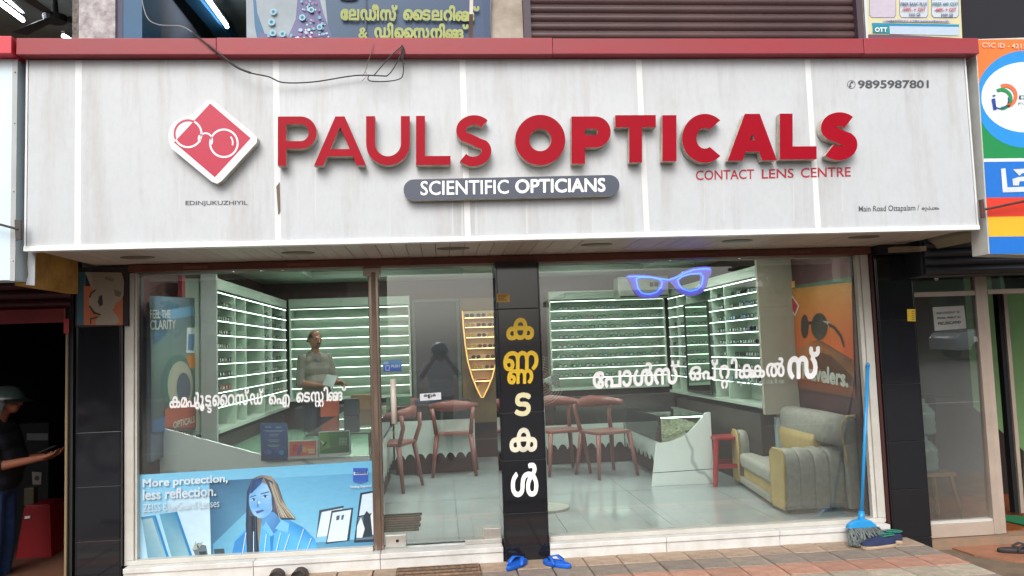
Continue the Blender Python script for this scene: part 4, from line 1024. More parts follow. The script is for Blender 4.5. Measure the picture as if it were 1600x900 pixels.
# blue spectacle lens poster inside the left window
gi = lambda x, y: at(x, y, y=5.7955)
zp = thing('window_poster', 'wide blue poster of a long haired woman in striped shirt, low in left window', 'poster', tuple(gi(400, 870)))
MB().prism([gi(217, 742), gi(584, 720), gi(589, 858), gi(218, 880)], (0, .0015, 0)).build('sheet', mat('poster_back', (200, 210, 216), .6), zp)
bgA, bgB = (136, 190, 220), (176, 212, 232)
P_ = [([(118, 184, 216), (96, 170, 206), (150, 200, 224), (170, 208, 228)], [(217, 742), (584, 720), (589, 858), (218, 880)]),
      ([(108, 178, 212), (84, 150, 190), (120, 186, 216), (130, 190, 220)], [(338, 752), (584, 738), (589, 850), (480, 860)]),
      ([(58, 98, 128), (70, 116, 150), (106, 170, 204), (60, 104, 136)], [(327, 752), (424, 746), (424, 864), (330, 872)]),
      ([(88, 150, 182), (110, 180, 210), (120, 186, 214)], [(333, 850), (385, 800), (385, 868), (333, 871)]),
      ([(170, 204, 224), (186, 214, 230), (190, 214, 228), (150, 196, 218)], [(262, 780), (327, 775), (330, 873), (262, 877)]),
      # two display stands
      ([(60, 120, 160), (66, 130, 170), (130, 178, 190), (110, 160, 176)], [(220, 808), (241, 805), (263, 876), (246, 878)]),
      ([(120, 160, 176), (150, 184, 192), (130, 170, 184), (100, 146, 168)], [(222, 812), (238, 809), (258, 874), (232, 878)]),
      ((36, 122, 176), [(240, 805), (243.5, 805), (266, 876), (262, 877)]),
      ([(88, 150, 180), (60, 126, 164), (134, 176, 186), (110, 156, 172)], [(249, 803), (273, 800), (299, 872), (270, 876)]),
      ((36, 122, 176), [(273, 800), (277, 799.5), (302, 872), (298, 873)]),
      # plant pots
      ((96, 112, 118), [(301, 858), (310, 850), (322, 852), (326, 872), (308, 874)]), ((40, 58, 70), [(311, 862), (322, 861), (324, 873), (313, 874)]),
      ((56, 76, 84), [(334, 858), (350, 857), (352, 869), (336, 871)]), ((42, 52, 60), circ(311, 852, 4, 8)), ((156, 166, 158), [(300, 860), (306, 845), (309, 858)]), ((156, 166, 158), [(308, 850), (318, 846), (312, 856)]),
      # shelf and frames at the right
      ([(86, 146, 178), (76, 136, 168), (70, 130, 162), (100, 160, 188)], [(488, 848), (589, 840), (589, 858), (490, 864)]),
      ((60, 78, 92), [(499, 797), (537, 790), (537, 793), (502, 801), (494, 838), (494, 842)]), ((206, 222, 232), [(503, 800), (535, 794), (528, 836), (495, 839)]),
      ((44, 62, 76), [(518, 798), (552, 793), (546, 845), (509, 850)]), ((204, 222, 234), [(520, 801), (549, 796), (542, 844), (511, 847)]),
      ((70, 88, 104), [(526, 806), (531, 805), (530, 812), (525, 813)]), ((70, 88, 104), [(534, 805), (538, 804), (536, 812), (533, 812)]),
      ((36, 52, 66), [(563, 770), (587, 766), (589, 846), (553, 848)]), ((196, 216, 230), [(566, 773), (586, 769), (588, 800), (561, 806)]), ((90, 112, 128), [(560, 808), (588, 802), (588, 842), (556, 844)]),
      ((40, 56, 68), [(568, 806), (573, 798), (580, 806), (582, 838), (566, 840)]), ((206, 220, 228), [(558, 822), (564, 808), (570, 826), (566, 840), (557, 840)]), ((220, 230, 236), [(579, 806), (586, 790), (588, 830), (582, 836)]),
      # shirt
      ([(62, 150, 212), (84, 172, 230), (78, 164, 224), (90, 176, 232), (70, 156, 216), (50, 136, 200)], [(362, 870), (366, 845), (382, 828), (412, 814), (452, 812), (474, 824), (492, 842), (497, 861)]),
      ((60, 134, 196), [(362, 870), (367, 846), (384, 830), (380, 869)]),
      # neck, hair behind, face
      ([(70, 130, 190), (90, 150, 206), (60, 116, 176)], [(404, 802), (432, 796), (440, 822), (424, 838), (410, 822)]),
      ([(40, 66, 104), (70, 84, 104), (120, 122, 116), (150, 140, 120), (90, 84, 80), (50, 56, 70), (54, 60, 76), (80, 84, 92)], [(386, 768), (394, 748), (408, 742), (424, 744), (434, 756), (442, 780), (452, 800), (462, 812), (440, 812), (428, 800), (410, 800), (404, 868), (386, 869), (384, 820)]),
      ([(36, 60, 92), (84, 96, 110), (120, 124, 120), (70, 84, 100), (44, 60, 84)], [(386, 775), (392, 772), (400, 800), (406, 868), (386, 870)]),
      ([(176, 168, 140), (140, 128, 108), (196, 186, 160), (210, 200, 178)], [(424, 748), (434, 772), (462, 811), (452, 808)]),
      ([(120, 180, 226), (150, 196, 232), (140, 190, 230), (110, 170, 220), (90, 150, 206), (110, 172, 222)], circ(408.5, 782, 19.5, 22, 28)),
      ([(60, 96, 150), (44, 70, 110), (40, 60, 96)], [(389, 772), (396, 750), (412, 745), (408, 756), (394, 770)]), ((70, 74, 90), [(412, 746), (426, 752), (431, 776), (426, 800), (424, 772), (418, 758)]),
      ((176, 206, 230), [(391, 781.5), (396, 778.8), (401.5, 780.5), (396.5, 783)]), ((176, 206, 230), [(408.5, 777), (414, 773.6), (420, 775), (414.5, 778.2)]), ((24, 44, 84), circ(397, 781, 1.7, 8)), ((24, 44, 84), circ(414.6, 776, 1.8, 8)),
      ((30, 50, 86), [(390.5, 781.5), (396, 778), (402, 780.4), (396, 779.4)]), ((30, 50, 86), [(408, 776.8), (414, 772.8), (421, 774.6), (414, 774.4)]), ((104, 168, 222), [(393, 786), (401, 790), (398, 796), (392, 792)]),
      ((60, 92, 140), [(391, 776), (400, 773), (401, 774.2), (391, 777.4)]), ((60, 92, 140), [(407, 771), (420, 767.5), (421, 769), (408, 772.4)]),
      ((80, 136, 194), [(402, 780), (405, 792), (401, 793)]), ((70, 96, 150), [(399, 799), (411, 796), (413, 798), (402, 802.5)]),
      ((180, 214, 238), circ(405, 785, 2.2, 8)),
      # shirt collar and stripes
      ((110, 186, 236), [(410, 824), (416, 815), (428, 834), (424, 838)]), ((120, 190, 238), [(440, 812), (452, 818), (450, 832), (430, 826)]), ((50, 130, 196), [(422, 838), (428, 836), (426, 866), (423, 866)])]
rh = random.Random(11)
for k in range(34):
    t_ = k/33; x0_ = 387+t_*17+rh.uniform(-1, 1); x1_ = 386+t_*20+rh.uniform(-1, 1); c_ = rh.choice([(30, 46, 70), (66, 82, 98), (104, 112, 118), (46, 66, 92), (84, 92, 98)])
    if k < 14: P_.append((c_, [(387.6+k*1.0, 806), (388.2+k*1.0, 806), (387.6+k*1.2, 868), (387+k*1.2, 868)]))
    x0_ = 420+t_*8; x1_ = 436+t_*26; c_ = rh.choice([(60, 66, 80), (150, 146, 128), (196, 188, 160), (110, 108, 102), (214, 206, 184), (84, 86, 90)])
    P_.append((c_, [(x0_, 752+t_*6), (x0_+.9, 752+t_*6), (430+t_*8+.9, 784), (430+t_*8, 784)])); P_.append((c_, [(430+t_*8, 784), (430+t_*8+.9, 784), (x1_+.6, 809), (x1_, 809)]))
for xa, ya, xb, yb in ((416, 834, 412, 867), (438, 832, 430, 865), (452, 834, 442, 864), (474, 826, 462, 863), (486, 840, 478, 862), (384, 832, 378, 868), (396, 830, 396, 868)):
    P_.append(((186, 220, 242), [(xa, ya), (xa+1.4, ya), (xb+1.4, yb), (xb, yb)]))
P_ += [((50, 86, 168), rect(552, 731, 575, 752)), ((220, 232, 240), [(553, 737), (575, 736), (575, 741), (553, 742)]), ((60, 100, 176), [(552, 752), (575, 751), (563, 755)])]
art('print', zp, gi, P_, step=.00006)
gt = lambda x, y: at(x, y, y=5.7805)
text('lettering', 'More protection,', (223, 765.5), (356, 757), (223, 748.5), gt, mat('poster_white', (206, 220, 228), .5), zp, .032)
text('lettering', 'less reflection.', (223, 782), (338, 775), (223, 765), gt, mat('poster_white'), zp, .032)
text('lettering', 'ZEISS BlueGuard Lenses', (223, 800.5), (343, 792), (223, 788), gt, mat('poster_white'), zp, .0)
text('lettering', 'ZEISS', (553.5, 741), (574.5, 740.2), (553.5, 736.6), gt, mat('ink_blue', (40, 70, 150), .5), zp, .07)
text('lettering', 'Seeing beyond', (547, 764), (580, 762), (547, 758.5), gt, mat('poster_white'), zp, .04)
# stand-up cards
def card(label, c4, y, polys, col, ct='card', tx=()):
    m_ = lambda x, yy: at(x, yy, y=y); P = [m_(*q) for q in c4]; t = thing('standing_card' if ct == 'card' else 'desk_calendar', label, ct, tuple(P[3]))
    MB().prism(P, (0, .004, 0)).build('sheet', mat('card_%d_%d_%d' % col, col, .5, var=.04), t)
    a_, b_ = P[3], P[2]; MB().prism([P[0]+Vector((0, .006, 0)), P[1]+Vector((0, .006, 0)), b_+Vector((0, .10, 0)), a_+Vector((0, .10, 0))], (0, .003, 0)).build('stand_back', mat('card_back', (170, 176, 176), .6), t)
    art('print', t, m_, polys, step=.0003)
    for q in tx: text('lettering', q[0], q[1], q[2], q[3], lambda x, yy: m_(x, yy)+Vector((0, -.006, 0)), mat('card_type', (206, 222, 236), .5), t, .02)
    return t
card('tall dark blue card with small white type standing on the left counter', [(407, 661), (448, 661), (449, 719), (408, 720)], 6.08,
     [([(44, 96, 160), (50, 100, 166), (38, 66, 118), (30, 58, 108)], [(408, 662), (447.5, 662), (448.5, 718.5), (408.5, 719)])] +
     [((150, 180, 214), rect(428-w_, y_, 428+w_, y_+1)) for y_, w_ in ((672, 16), (673.8, 13), (678, 8), (680.5, 6), (687, 9), (689.5, 7), (695, 10), (697, 7))] +
     [((130, 60, 130), circ(416, 707, 3, 8)), ((40, 110, 190), circ(421, 706, 4, 8)), ((50, 90, 180), circ(434, 704, 4, 8)), ((60, 150, 210), circ(440, 707, 4, 8))], (40, 80, 140),
     tx=[('ZEISS', (414, 668.5), (424, 668.5), (414, 666)), ('vision', (431, 668.5), (440, 668.5), (431, 666))])
card('small orange and pink picture calendar standing on the left counter', [(450, 689), (496, 687), (496, 716), (450.5, 718)], 6.09,
     [([(214, 120, 90), (206, 96, 80), (220, 120, 70), (210, 90, 100)], [(452, 690.5), (494, 688.5), (494, 711), (452, 713)]), ((200, 60, 60), circ(462, 700, 6, 10)), ((80, 90, 150), [(464, 710), (468, 696), (472, 693), (472, 703), (466, 711)]),
      ((232, 170, 90), circ(476, 703, 4, 8)), ((236, 200, 150), rect(481, 701, 492, 704)), ((236, 220, 220), rect(482, 705.5, 492, 708))], (214, 210, 204), 'calendar')
card('green picture calendar with a bird on a branch standing on the left counter', [(498, 675), (546, 672.5), (547, 711), (498.5, 716)], 6.085,
     [([(70, 130, 60), (30, 96, 60), (20, 80, 50), (50, 120, 56)], [(499, 676), (545.5, 673.5), (546, 706.5), (499, 709.5)]), ([(110, 160, 80), (60, 130, 60)], [(499, 678), (514, 676), (516, 700), (499, 704)]),
      ((210, 220, 200), [(499, 686), (509, 693), (505, 695)]), ((60, 60, 70), [(503, 697), (510, 688), (511, 692), (506, 698)]), ((160, 150, 70), [(500, 703), (514, 697), (514, 698), (501, 704)]),
      ((226, 230, 226), [(500, 712), (545, 708), (545, 709.5), (500, 713.5)])] + [((170, 206, 180), rect(530+i*2.2, 684+j*2.3, 531.3+i*2.2, 685.2+j*2.3)) for i in range(6) for j in range(5)], (206, 210, 206), 'calendar')
# PUSH sticker, push slip on the door
gd = lambda x, y: at(x, y, y=5.800)
ps = sticker('push_sticker', 'blue PUSH sticker on the glass door above the pull bar', 'sticker', [(598, 564), (627, 562.5), (627.5, 580), (599, 581)], gd, (60, 110, 190))
art('print', ps, lambda x, y: gd(x, y)+Vector((0, -.002, 0)), [([(84, 140, 190), (96, 150, 200), (40, 70, 160), (44, 80, 170)], [(598.5, 564.5), (626.5, 563), (627, 579.5), (599.3, 580.5)]), ((150, 176, 196), rect(599, 565, 607, 569)),
    ((200, 214, 236), rect(602.5, 571, 608.5, 579)), ((50, 90, 180), rect(603.3, 571.8, 607.8, 578.2))])
text('lettering', 'PUSH', (611.5, 574.5), (624.5, 574), (611.5, 570), gd, mat('card_type'), ps, .05, lift=.004)
sl = sticker('push_notice', 'white paper slip with a printed Malayalam word on the glass door', 'notice', [(656, 615.5), (689, 613), (689.5, 624), (656.5, 626.5)], gd, (220, 222, 228))
letter_mesh('lettering', compose(['ത', [('ള', 1, 0, 0), ('ള', .6, .2, -.35)], 'ു', 'ക'], .05), (662, 623.5), (681, 622), (662, 616.5), gd, mat('black_ink', (30, 30, 34), .6), sl, lift=.003)

# neon spectacles
ny = 5.90; nm = lambda x, y: at(900+x/6.957, 400+y/6.957, y=ny)
outer = [(525, 235), (560, 212), (620, 203), (720, 208), (810, 215), (900, 235), (1000, 250), (1080, 220), (1160, 170), (1260, 133), (1330, 120), (1400, 115), (1455, 122), (1468, 160), (1460, 205), (1430, 245), (1418, 320), (1375, 390), (1300, 430), (1220, 442), (1140, 415), (1080, 370), (1045, 315), (1010, 278), (985, 295), (965, 365), (920, 422), (860, 456), (790, 468), (710, 457), (650, 425), (610, 370), (585, 305), (562, 258)]
hl = [(665, 258), (700, 245), (800, 245), (880, 262), (908, 290), (898, 340), (855, 385), (790, 405), (720, 395), (682, 350)]
hr = [(1113, 268), (1150, 235), (1230, 210), (1330, 205), (1352, 240), (1338, 310), (1300, 355), (1230, 372), (1160, 350), (1125, 310)]
ng = thing('neon_spectacles', 'glowing blue LED sign shaped like cat eye spectacles hanging in the right window', 'neon sign', tuple(nm(1000, 470)))
outline_solid('sign_body', [outer, hl, hr], nm, (0, -1, 0), .018, [mat('lilac_acrylic', (112, 104, 206), .4, emit=.62, var=.03), mat('lilac_side', (110, 100, 180), .4)], ng)
def shrink(P, k):
    cx_ = sum(p[0] for p in P)/len(P); cy_ = sum(p[1] for p in P)/len(P); return [(cx_+(x-cx_)*k, cy_+(y-cy_)*k) for x, y in P]
nb = MB()
for P in (shrink(hl, 1.16), shrink(hr, 1.16)):
    nb.tube([nm(*p)+Vector((0, -.026, 0)) for p in P+P[:1]], .0045, 5)
nb.tube([nm(x, y)+Vector((0, -.026, 0)) for x, y in [(560, 228), (640, 224), (720, 226), (810, 232), (900, 250), (1000, 262), (1085, 235), (1165, 190), (1262, 155), (1400, 140), (1445, 150)]], .0045, 5)
nb.build('led_line', mat('neon_blue', (60, 110, 255), emit=3.2), ng)
for x in (720, 1300): MB().tube([nm(x, 215 if x == 720 else 130), Vector((nm(x, 0).x, ny, 2.515))], .0012, 4).build('hanging_wire', STEEL, ng)

# ================================================================== street items
# mop
mb_, mt_ = at(1346, 803, y=5.60), at(1356, 573, y=5.725)
mo = thing('mop', 'grey string mop with bright blue handle leaning on the right window', 'mop', (mb_.x, 5.6, .14))
BL = mat('bright_blue_plastic', (40, 150, 215), .3, var=.04)
MB().tube([mb_, mt_], .0125, 10).build('handle', BL, mo, smooth=True)
tp = (mt_-mb_).normalized(); MB().tube([mt_-tp*.0, mt_+tp*.02, mt_+tp*.03], [.014, .014, .006], 10).build('grip', BL, mo, smooth=True)
MB().tube([mb_+tp*.02, mb_-tp*.06], [.020, .024], 10).build('socket', BL, mo, smooth=True)
hc = mb_-tp*.06; b = MB()
b.prism([hc+Vector((x, -.03, z)) for x, z in [(-.112, -.035), (-.098, -.006), (-.06, .018), (0, .028), (.06, .016), (.095, -.012), (.108, -.04)]], (0, .05, 0)); b.build('head', BL, mo, bevel=.006)
STR = mat('mop_string', (116, 124, 122), .95, var=.3, scale=40, bump=.5, tint=(70, 78, 78))
for lay, cnt in ((0, 46), (1, 40)):
    for k in range(cnt):
        u = -1+2*(k+.5)/cnt; x0_ = hc.x+u*.105; y0_ = hc.y-.03+.05*lay*.6+R.uniform(-.008, .008); z0_ = hc.z-.03
        sp_ = u*.05+R.uniform(-.02, .02)+.012; L_ = R.uniform(.85, 1.05)
        pts = []
        for q in range(8):
            t = q/7; z = z0_-(z0_-.15)*min(1, t*1.15*L_); out = -.05*math.sin(t*2.2)-.02*t
            if z < .16: out -= (t-.8)*.25
            pts.append((x0_+sp_*t+.006*math.sin(t*9+k), y0_+out, max(z, .143)))
        MB().tube(pts, .0052, 4).build('string', STR, mo)
# slippers
BS = mat('blue_rubber', (22, 96, 200), .5, var=.06)
def slipper(name, label, loc, rz, m_sole, m_strap, L=.26, kind='slide', grp=None):
    t = thing(name, label, 'slipper' if 'slipper' in name else name.replace('_', ' '), loc, grp)
    n = 20; out = []
    for k in range(n):
        a_ = 2*math.pi*k/n; x = math.sin(a_)*(.046+.008*math.cos(a_)); y = -math.cos(a_)*L/2*-1
        out.append((x*(1 if y > -.02 else .86), -y))
    lx, ly_, lz = loc
    def W(x, y, z): c_, s_ = math.cos(rz), math.sin(rz); return Vector((lx+x*c_-y*s_, ly_+x*s_+y*c_, lz+z))
    rings = [[W(x*s, y*s, z) for x, y in out] for s, z in ((.94, .0), (1, .006), (1.0, .022), (.97, .030), (.90, .030), (.86, .022))]
    MB().loft(rings).build('sole', m_sole, t, smooth=True)
    if kind == 'thong':
        for sx in (-1, 1):
            MB().loft([[W(x+dx, y, z+dz) for dx, dz in ((-w_, 0), (w_, 0), (w_, .008), (-w_, .008))] for x, y, z, w_ in ((0, -.075, .026, .006), (sx*.012, -.06, .050, .010), (sx*.034, -.025, .055, .014), (sx*.048, .01, .030, .014), (sx*.046, .02, .012, .010))]).build('strap', m_strap, t, smooth='fix')
    else:
        MB().loft([[W(sx*math.cos(rad(a_)), y, .012+.052*math.sin(rad(a_))) for a_, sx in [(q*18, .052) for q in range(11)]]+[W(sx*math.cos(rad(a_)), y, .012+.046*math.sin(rad(a_))) for a_, sx in [(180-q*18, .046) for q in range(11)]] for y in (-.07, -.03, .012)]).build('strap', m_strap, t, smooth='fix')
    return t
q = at(808, 888, z=.135); slipper('slipper', 'left blue rubber slipper at the foot of the letter pillar', (q.x, q.y+.05, .132), rad(143), BS, BS, .24, 'thong', 'pair of blue slippers')
q = at(872, 886, z=.135); slipper('slipper', 'right blue rubber slipper lying askew in front of the right window', (q.x, q.y+.04, .132), rad(-139), BS, BS, .24, 'thong', 'pair of blue slippers')
BR = mat('brown_leather', (74, 56, 46), .6, var=.15)
q = at(438, 897, z=.13); slipper('sandal', 'left brown sandal at the lower edge below the blue poster', (q.x, q.y-.10, .13), rad(5), BR, BR, .25, 'slide', 'pair of brown sandals')
q = at(474, 895, z=.13); slipper('sandal', 'right brown sandal beside the striped mat below the blue poster', (q.x, q.y-.10, .13), rad(-4), BR, BR, .25, 'slide', 'pair of brown sandals')
q = at(1590, 862, z=.03); slipper('sandal', 'dark thong sandal on the red patch before the neighbouring doorway', (q.x, q.y, .026), rad(75), mat('dark_sandal', (52, 48, 50), .6), mat('dark_sandal'), .27, 'thong')
def shoe(label, loc, rz, m_up, lining, only_heel=False):
    t = thing('canvas_shoe', label, 'shoe', loc, 'pair of canvas shoes'); lx, ly_, lz = loc
    def W(x, y, z): c_, s_ = math.cos(rz), math.sin(rz); return Vector((lx+x*c_-y*s_, ly_+x*s_+y*c_, lz+z))
    prof = [(-.13, .010, .03), (-.12, .030, .042), (-.09, .042, .052), (-.04, .046, .066), (.0, .043, .078), (.05, .037, .078), (.09, .036, .074), (.12, .030, .070), (.128, .012, .060)]
    MB().loft([[W(y, x*w_*1.10, z) for x, z in ((-1, 0), (1, 0), (1.04, .012), (1.0, .020), (-1.0, .020), (-1.04, .012))] for y, w_, h in prof]).build('sole', mat('cream_sole', (196, 172, 142), .7, var=.1), t, smooth=False)
    rings = []
    for y, w_, h in prof:
        rings.append([W(y, w_*math.cos(a_)*(1 if math.sin(a_) < .7 else .96), .018+(h-.018)*math.sin(a_)**.8) for a_ in [math.pi*q/10 for q in range(11)]])
    MB().loft(rings[:6], caps=False, close=False).build('upper', m_up, t, smooth=True)
    rg = []
    for y, w_, h in prof[4:]:
        rg.append([W(y, w_*math.cos(a_), .018+(h-.018)*math.sin(a_)**.8) for a_ in [math.pi*q/10 for q in range(4)]]+[W(y, w_*.55, h-.006)])
    MB().loft([r_[::-1] for r_ in rg], caps=False, close=False).build('quarter', m_up, t, smooth=True)
    rg = [[Vector(W(y, -w_*math.cos(a_), .018+(h-.018)*math.sin(a_)**.8)) for a_ in [math.pi*q/10 for q in range(4)]]+[W(y, -w_*.55, h-.006)] for y, w_, h in prof[4:]]
    MB().loft(rg, caps=False, close=False).build('quarter', m_up, t, smooth=True)
    MB().tube([W(.028, 0, .074), W(.03, .028, .076), (W(.07, .030, .079)), W(.115, .024, .078), W(.128, 0, .080), W(.115, -.024, .078), W(.07, -.030, .079), W(.03, -.028, .076), W(.028, 0, .074)], .005, 6).build('collar', lining, t, smooth=True)
    MB().prism([W(.03, -.026, .03), W(.03, .026, .03), W(.12, .02, .03), W(.12, -.02, .03)], (0, 0, .004)).build('insole', lining, t)
    return t
GRL = mat('green_lining', (40, 128, 104), .8)
q = at(1376, 856, z=.135); shoe('navy canvas shoe with green lining on the paving in front of the mop', (q.x, q.y+.03, .133), rad(8), mat('navy_canvas', (38, 48, 84), .85, var=.12, scale=30, bump=.3), GRL)
q = at(1404, 846, z=.135); shoe('second canvas shoe turned away behind the navy one, tan sole towards the pillar', (q.x-.10, q.y+.03, .133), rad(-30), mat('navy_canvas'), GRL)
# coir mat before the door
a, c_ = at(622, 892, z=.135), at(748, 885, z=.135)
dm = thing('door_mat', 'tan and brown striped door mat on the paving before the glass door', 'door mat', ((a.x+c_.x)/2, 5.42, .132))
for k in range(17):
    y = 5.61-.027*k
    MB().box(a.x-.01+.008*math.sin(k*3.1), c_.x+.008*math.cos(k*2.3), y, y+.024, .1325, .141+.002*(k % 3)).build('mat_strip', mat('mat_tan_%d' % (k % 3), [(176, 140, 112), (92, 72, 58), (160, 130, 104)][k % 3], .95, var=.35, scale=45, bump=.8, bscale=160), dm, bevel=.003)
# cables on the sign
CB = mat('black_cable', (36, 36, 40), .5)
cy = 4.71; cm = lambda x, y, d=0: at(x, y, y=cy+d)
ca = thing('cable', 'thin black service cable slung across the upper left of the sign', 'cable', tuple(cm(440, 130)))
pts = [(222, -6, .3), (224, 10, .25), (232, 30, .2), (250, 39, .12), (283, 41, .05), (300, 50, 0), (325, 70, 0), (348, 88, -.005), (370, 105, 0), (392, 114, 0), (420, 120, .02), (443, 129, .04), (490, 128, .05), (540, 120, .05), (567, 117.5, .05), (604, 119, .04)]
def smooth_path(P, n=5):
    out = []
    for i in range(len(P)-1):
        p0, p1, p2, p3 = P[max(0, i-1)], P[i], P[i+1], P[min(len(P)-1, i+2)]
        for k in range(n):
            t = k/n; out.append(p1*0 + .5*((2*p1)+(p2-p0)*t+(2*p0-5*p1+4*p2-p3)*t*t+(3*p1-p0-3*p2+p3)*t**3))
    return out+[P[-1]]
V_ = [cm(*p) for p in pts]
MB().tube(smooth_path(V_[:6]), .0032, 6).build('grey_wire', mat('grey_wire', (150, 150, 150), .5), ca, smooth=True)
MB().tube(smooth_path(V_[5:]), .004, 6).build('black_wire', CB, ca, smooth=True)
MB().tube(smooth_path(V_[6:10]), .0065, 6).build('taped_joint', CB, ca, smooth=True)
for P in ([(604, 119), (613, 110), (625, 88), (629, 72)], [(585, 117), (596, 104), (612, 86), (628, 72)], [(576, 119), (575, 124), (582, 127), (606, 127), (625, 123), (630, 114), (630, 95), (629, 72)], [(628, 70), (632, 80), (627, 92), (632, 100)]):
    MB().tube(smooth_path([cm(*p) for p in P]), .0035, 6).build('loop', CB, ca, smooth=True)
MB().tube(smooth_path([cm(584, 68), cm(578, 88), cm(572, 108), cm(566, 120)]), .0018, 5).build('tie_wire', mat('rust_wire', (110, 92, 80), .6), ca)
MB().tube(smooth_path([cm(571, 112), cm(573, 118), cm(565, 127)]), .0016, 5).build('tie_wire', mat('rust_wire'), ca)

# ================================================================== people
def capsule(b, p, q, r0, r1, n=12):
    p, q = Vector(p), Vector(q); d_ = (q-p); L = d_.length
    if L < 1e-6: b.ball(p, r0, n=n); return
    d_ /= L; pts = []; rr = []
    for k in range(5): a_ = math.pi/2*(1-k/4); pts.append(p-d_*r0*math.sin(a_)); rr.append(max(.0005, r0*math.cos(a_)))
    for k in range(5): a_ = math.pi/2*k/4; pts.append(q+d_*r1*math.sin(a_)); rr.append(max(.0005, r1*math.cos(a_)))
    b.tube(pts, rr, n)
def hand(side, wrist, direc, palm_n, curl, out):
    """palm and five fingers; direc = where the fingers point, palm_n = the way the palm faces"""
    w_ = Vector(wrist); d_ = Vector(direc).normalized(); pn = Vector(palm_n); pn = (pn-d_*pn.dot(d_)).normalized(); s = d_.cross(pn).normalized()*side
    out.append(('skin', w_, w_+d_*.03, .026, .028))
    for k in (-1, 0, 1): out.append(('skin', w_+d_*.03+s*k*.018, w_+d_*.085+s*k*.024, .016, .014))
    for k, L in enumerate((.062, .072, .068, .052)):
        a_ = w_+d_*.092+s*(.032-.021*k); c1 = (d_+pn*curl*.55).normalized(); c2 = (d_+pn*curl*1.5).normalized(); c3 = (d_+pn*curl*3).normalized()
        b_ = a_+c1*L*.45; c_ = b_+c2*L*.32; e_ = c_+c3*L*.26
        out += [('skin', a_, b_, .0098, .0090), ('skin', b_, c_, .0090, .0084), ('skin', c_, e_, .0084, .0074)]
    t0 = w_+d_*.025+s*.03; t1 = t0+(d_*.6+s*.6+pn*.5*curl+pn*.2).normalized()*.042; t2 = t1+(d_*.9+s*.1+pn*.6*curl+pn*.2).normalized()*.034
    out += [('skin', t0, t1, .0135, .0115), ('skin', t1, t2, .0115, .009)]
def person(name, label, loc, rz, scale, arms, cols, head_tilt=(0, 0), lean=0, voxel=.0075, bare_forearm=True, stance=.1, belly=.0, slim=1.0):
    """one continuous body: joined tapered limbs, remeshed and smoothed; faces take the colour of the limb below them"""
    sh, tr, skn, shoe_ = cols; P = []
    for s in (-1, 1):
        hip, kn, an = Vector((s*.085, 0, .92)), Vector((s*stance, -.015, .50)), Vector((s*stance*1.05, .02, .09))
        P += [('trousers', hip, kn, .098, .072), ('trousers', kn, an+Vector((0, 0, .02)), .070, .058), ('shoe', an+Vector((0, .02, -.045)), an+Vector((s*.015, -.15, -.052)), .042, .036)]
        sho, elb, wri = arms[s][:3]; sho, elb, wri = Vector(sho), Vector(elb), Vector(wri); mid = sho.lerp(elb, .92)
        P += [('shirt', sho, elb, .060, .052), ('skin', elb, wri, .040, .027)] if bare_forearm else [('shirt', sho, elb, .060, .048), ('shirt', elb, wri, .046, .036)]
        hand(s, wri, arms[s][3], arms[s][4], arms[s][5], P)
    P += [('trousers', (-.07, 0, .93), (.07, 0, .93), .115, .115), ('shirt', (-.075, -.01, 1.00), (.075, -.01, 1.00), .122+belly*.5, .122+belly*.5), ('shirt', (-.07, -.02-belly, 1.12), (.07, -.02-belly, 1.12), .118+belly*.6, .118+belly*.6),
          ('shirt', (-.085, -.01, 1.26), (.085, -.01, 1.26), .122, .122), ('shirt', (-.10, .005, 1.36), (.10, .005, 1.36), .098, .098), ('shirt', (-.165, .01, 1.405), (.165, .01, 1.405), .058, .058), ('shirt', (-.05, .01, 1.44), (.05, .01, 1.44), .055, .055)]
    hx, hy = head_tilt
    P += [('skin', (0, .01, 1.42), (hx*.3, hy*.4-.01, 1.53), .056, .053), ('skin', (hx, hy+.005, 1.625), (hx, hy-.012, 1.60), .088, .082), ('skin', (hx, hy-.03, 1.60), (hx, hy-.045, 1.555), .070, .050),
          ('skin', (hx, hy-.098, 1.605), (hx, hy-.112, 1.580), .012, .016), ('skin', (hx-.03, hy-.082, 1.63), (hx+.03, hy-.082, 1.63), .016, .016), ('skin', (hx-.018, hy-.088, 1.553), (hx+.018, hy-.088, 1.553), .009, .009),
          ('skin', (hx-.086, hy+.0, 1.615), (hx-.088, hy+.0, 1.59), .016, .012), ('skin', (hx+.086, hy, 1.615), (hx+.088, hy, 1.59), .016, .012)]
    b = MB(); P = [(m, Vector(p), Vector(q), a_, c_) for m, p, q, a_, c_ in P]
    for m, p, q, r0, r1 in P: capsule(b, p, q, r0, r1, 12)
    me = b.mesh('tmp', []) if False else bpy.data.meshes.new('tmp'); me.from_pydata(b.v, [], b.f)
    o = bpy.data.objects.new('tmp', me); COL.objects.link(o)
    r = o.modifiers.new('r', 'REMESH'); r.mode = 'VOXEL'; r.voxel_size = voxel
    s_ = o.modifiers.new('s', 'SMOOTH'); s_.factor = .5; s_.iterations = 3
    dg = bpy.context.evaluated_depsgraph_get(); dg.update(); m2 = bpy.data.meshes.new_from_object(o.evaluated_get(dg)); bpy.data.objects.remove(o)
    import numpy as np
    n = len(m2.polygons); ce = np.zeros(n*3); m2.polygons.foreach_get('center', ce); ce = ce.reshape(n, 3)
    best = np.full(n, 9.); idx = np.zeros(n, int); names = ['shirt', 'trousers', 'skin', 'shoe']
    for m, p, q, r0, r1 in P:
        p_, q_ = np.array(p), np.array(q); L = max(1e-9, ((q_-p_)**2).sum()); t = np.clip(((ce-p_)@(q_-p_))/L, 0, 1)
        dd_ = np.linalg.norm(ce-(p_+t[:, None]*(q_-p_)), axis=1)-(r0+(r1-r0)*t); k = dd_ < best; best[k] = dd_[k]; idx[k] = names.index(m)
    m2.materials.clear()
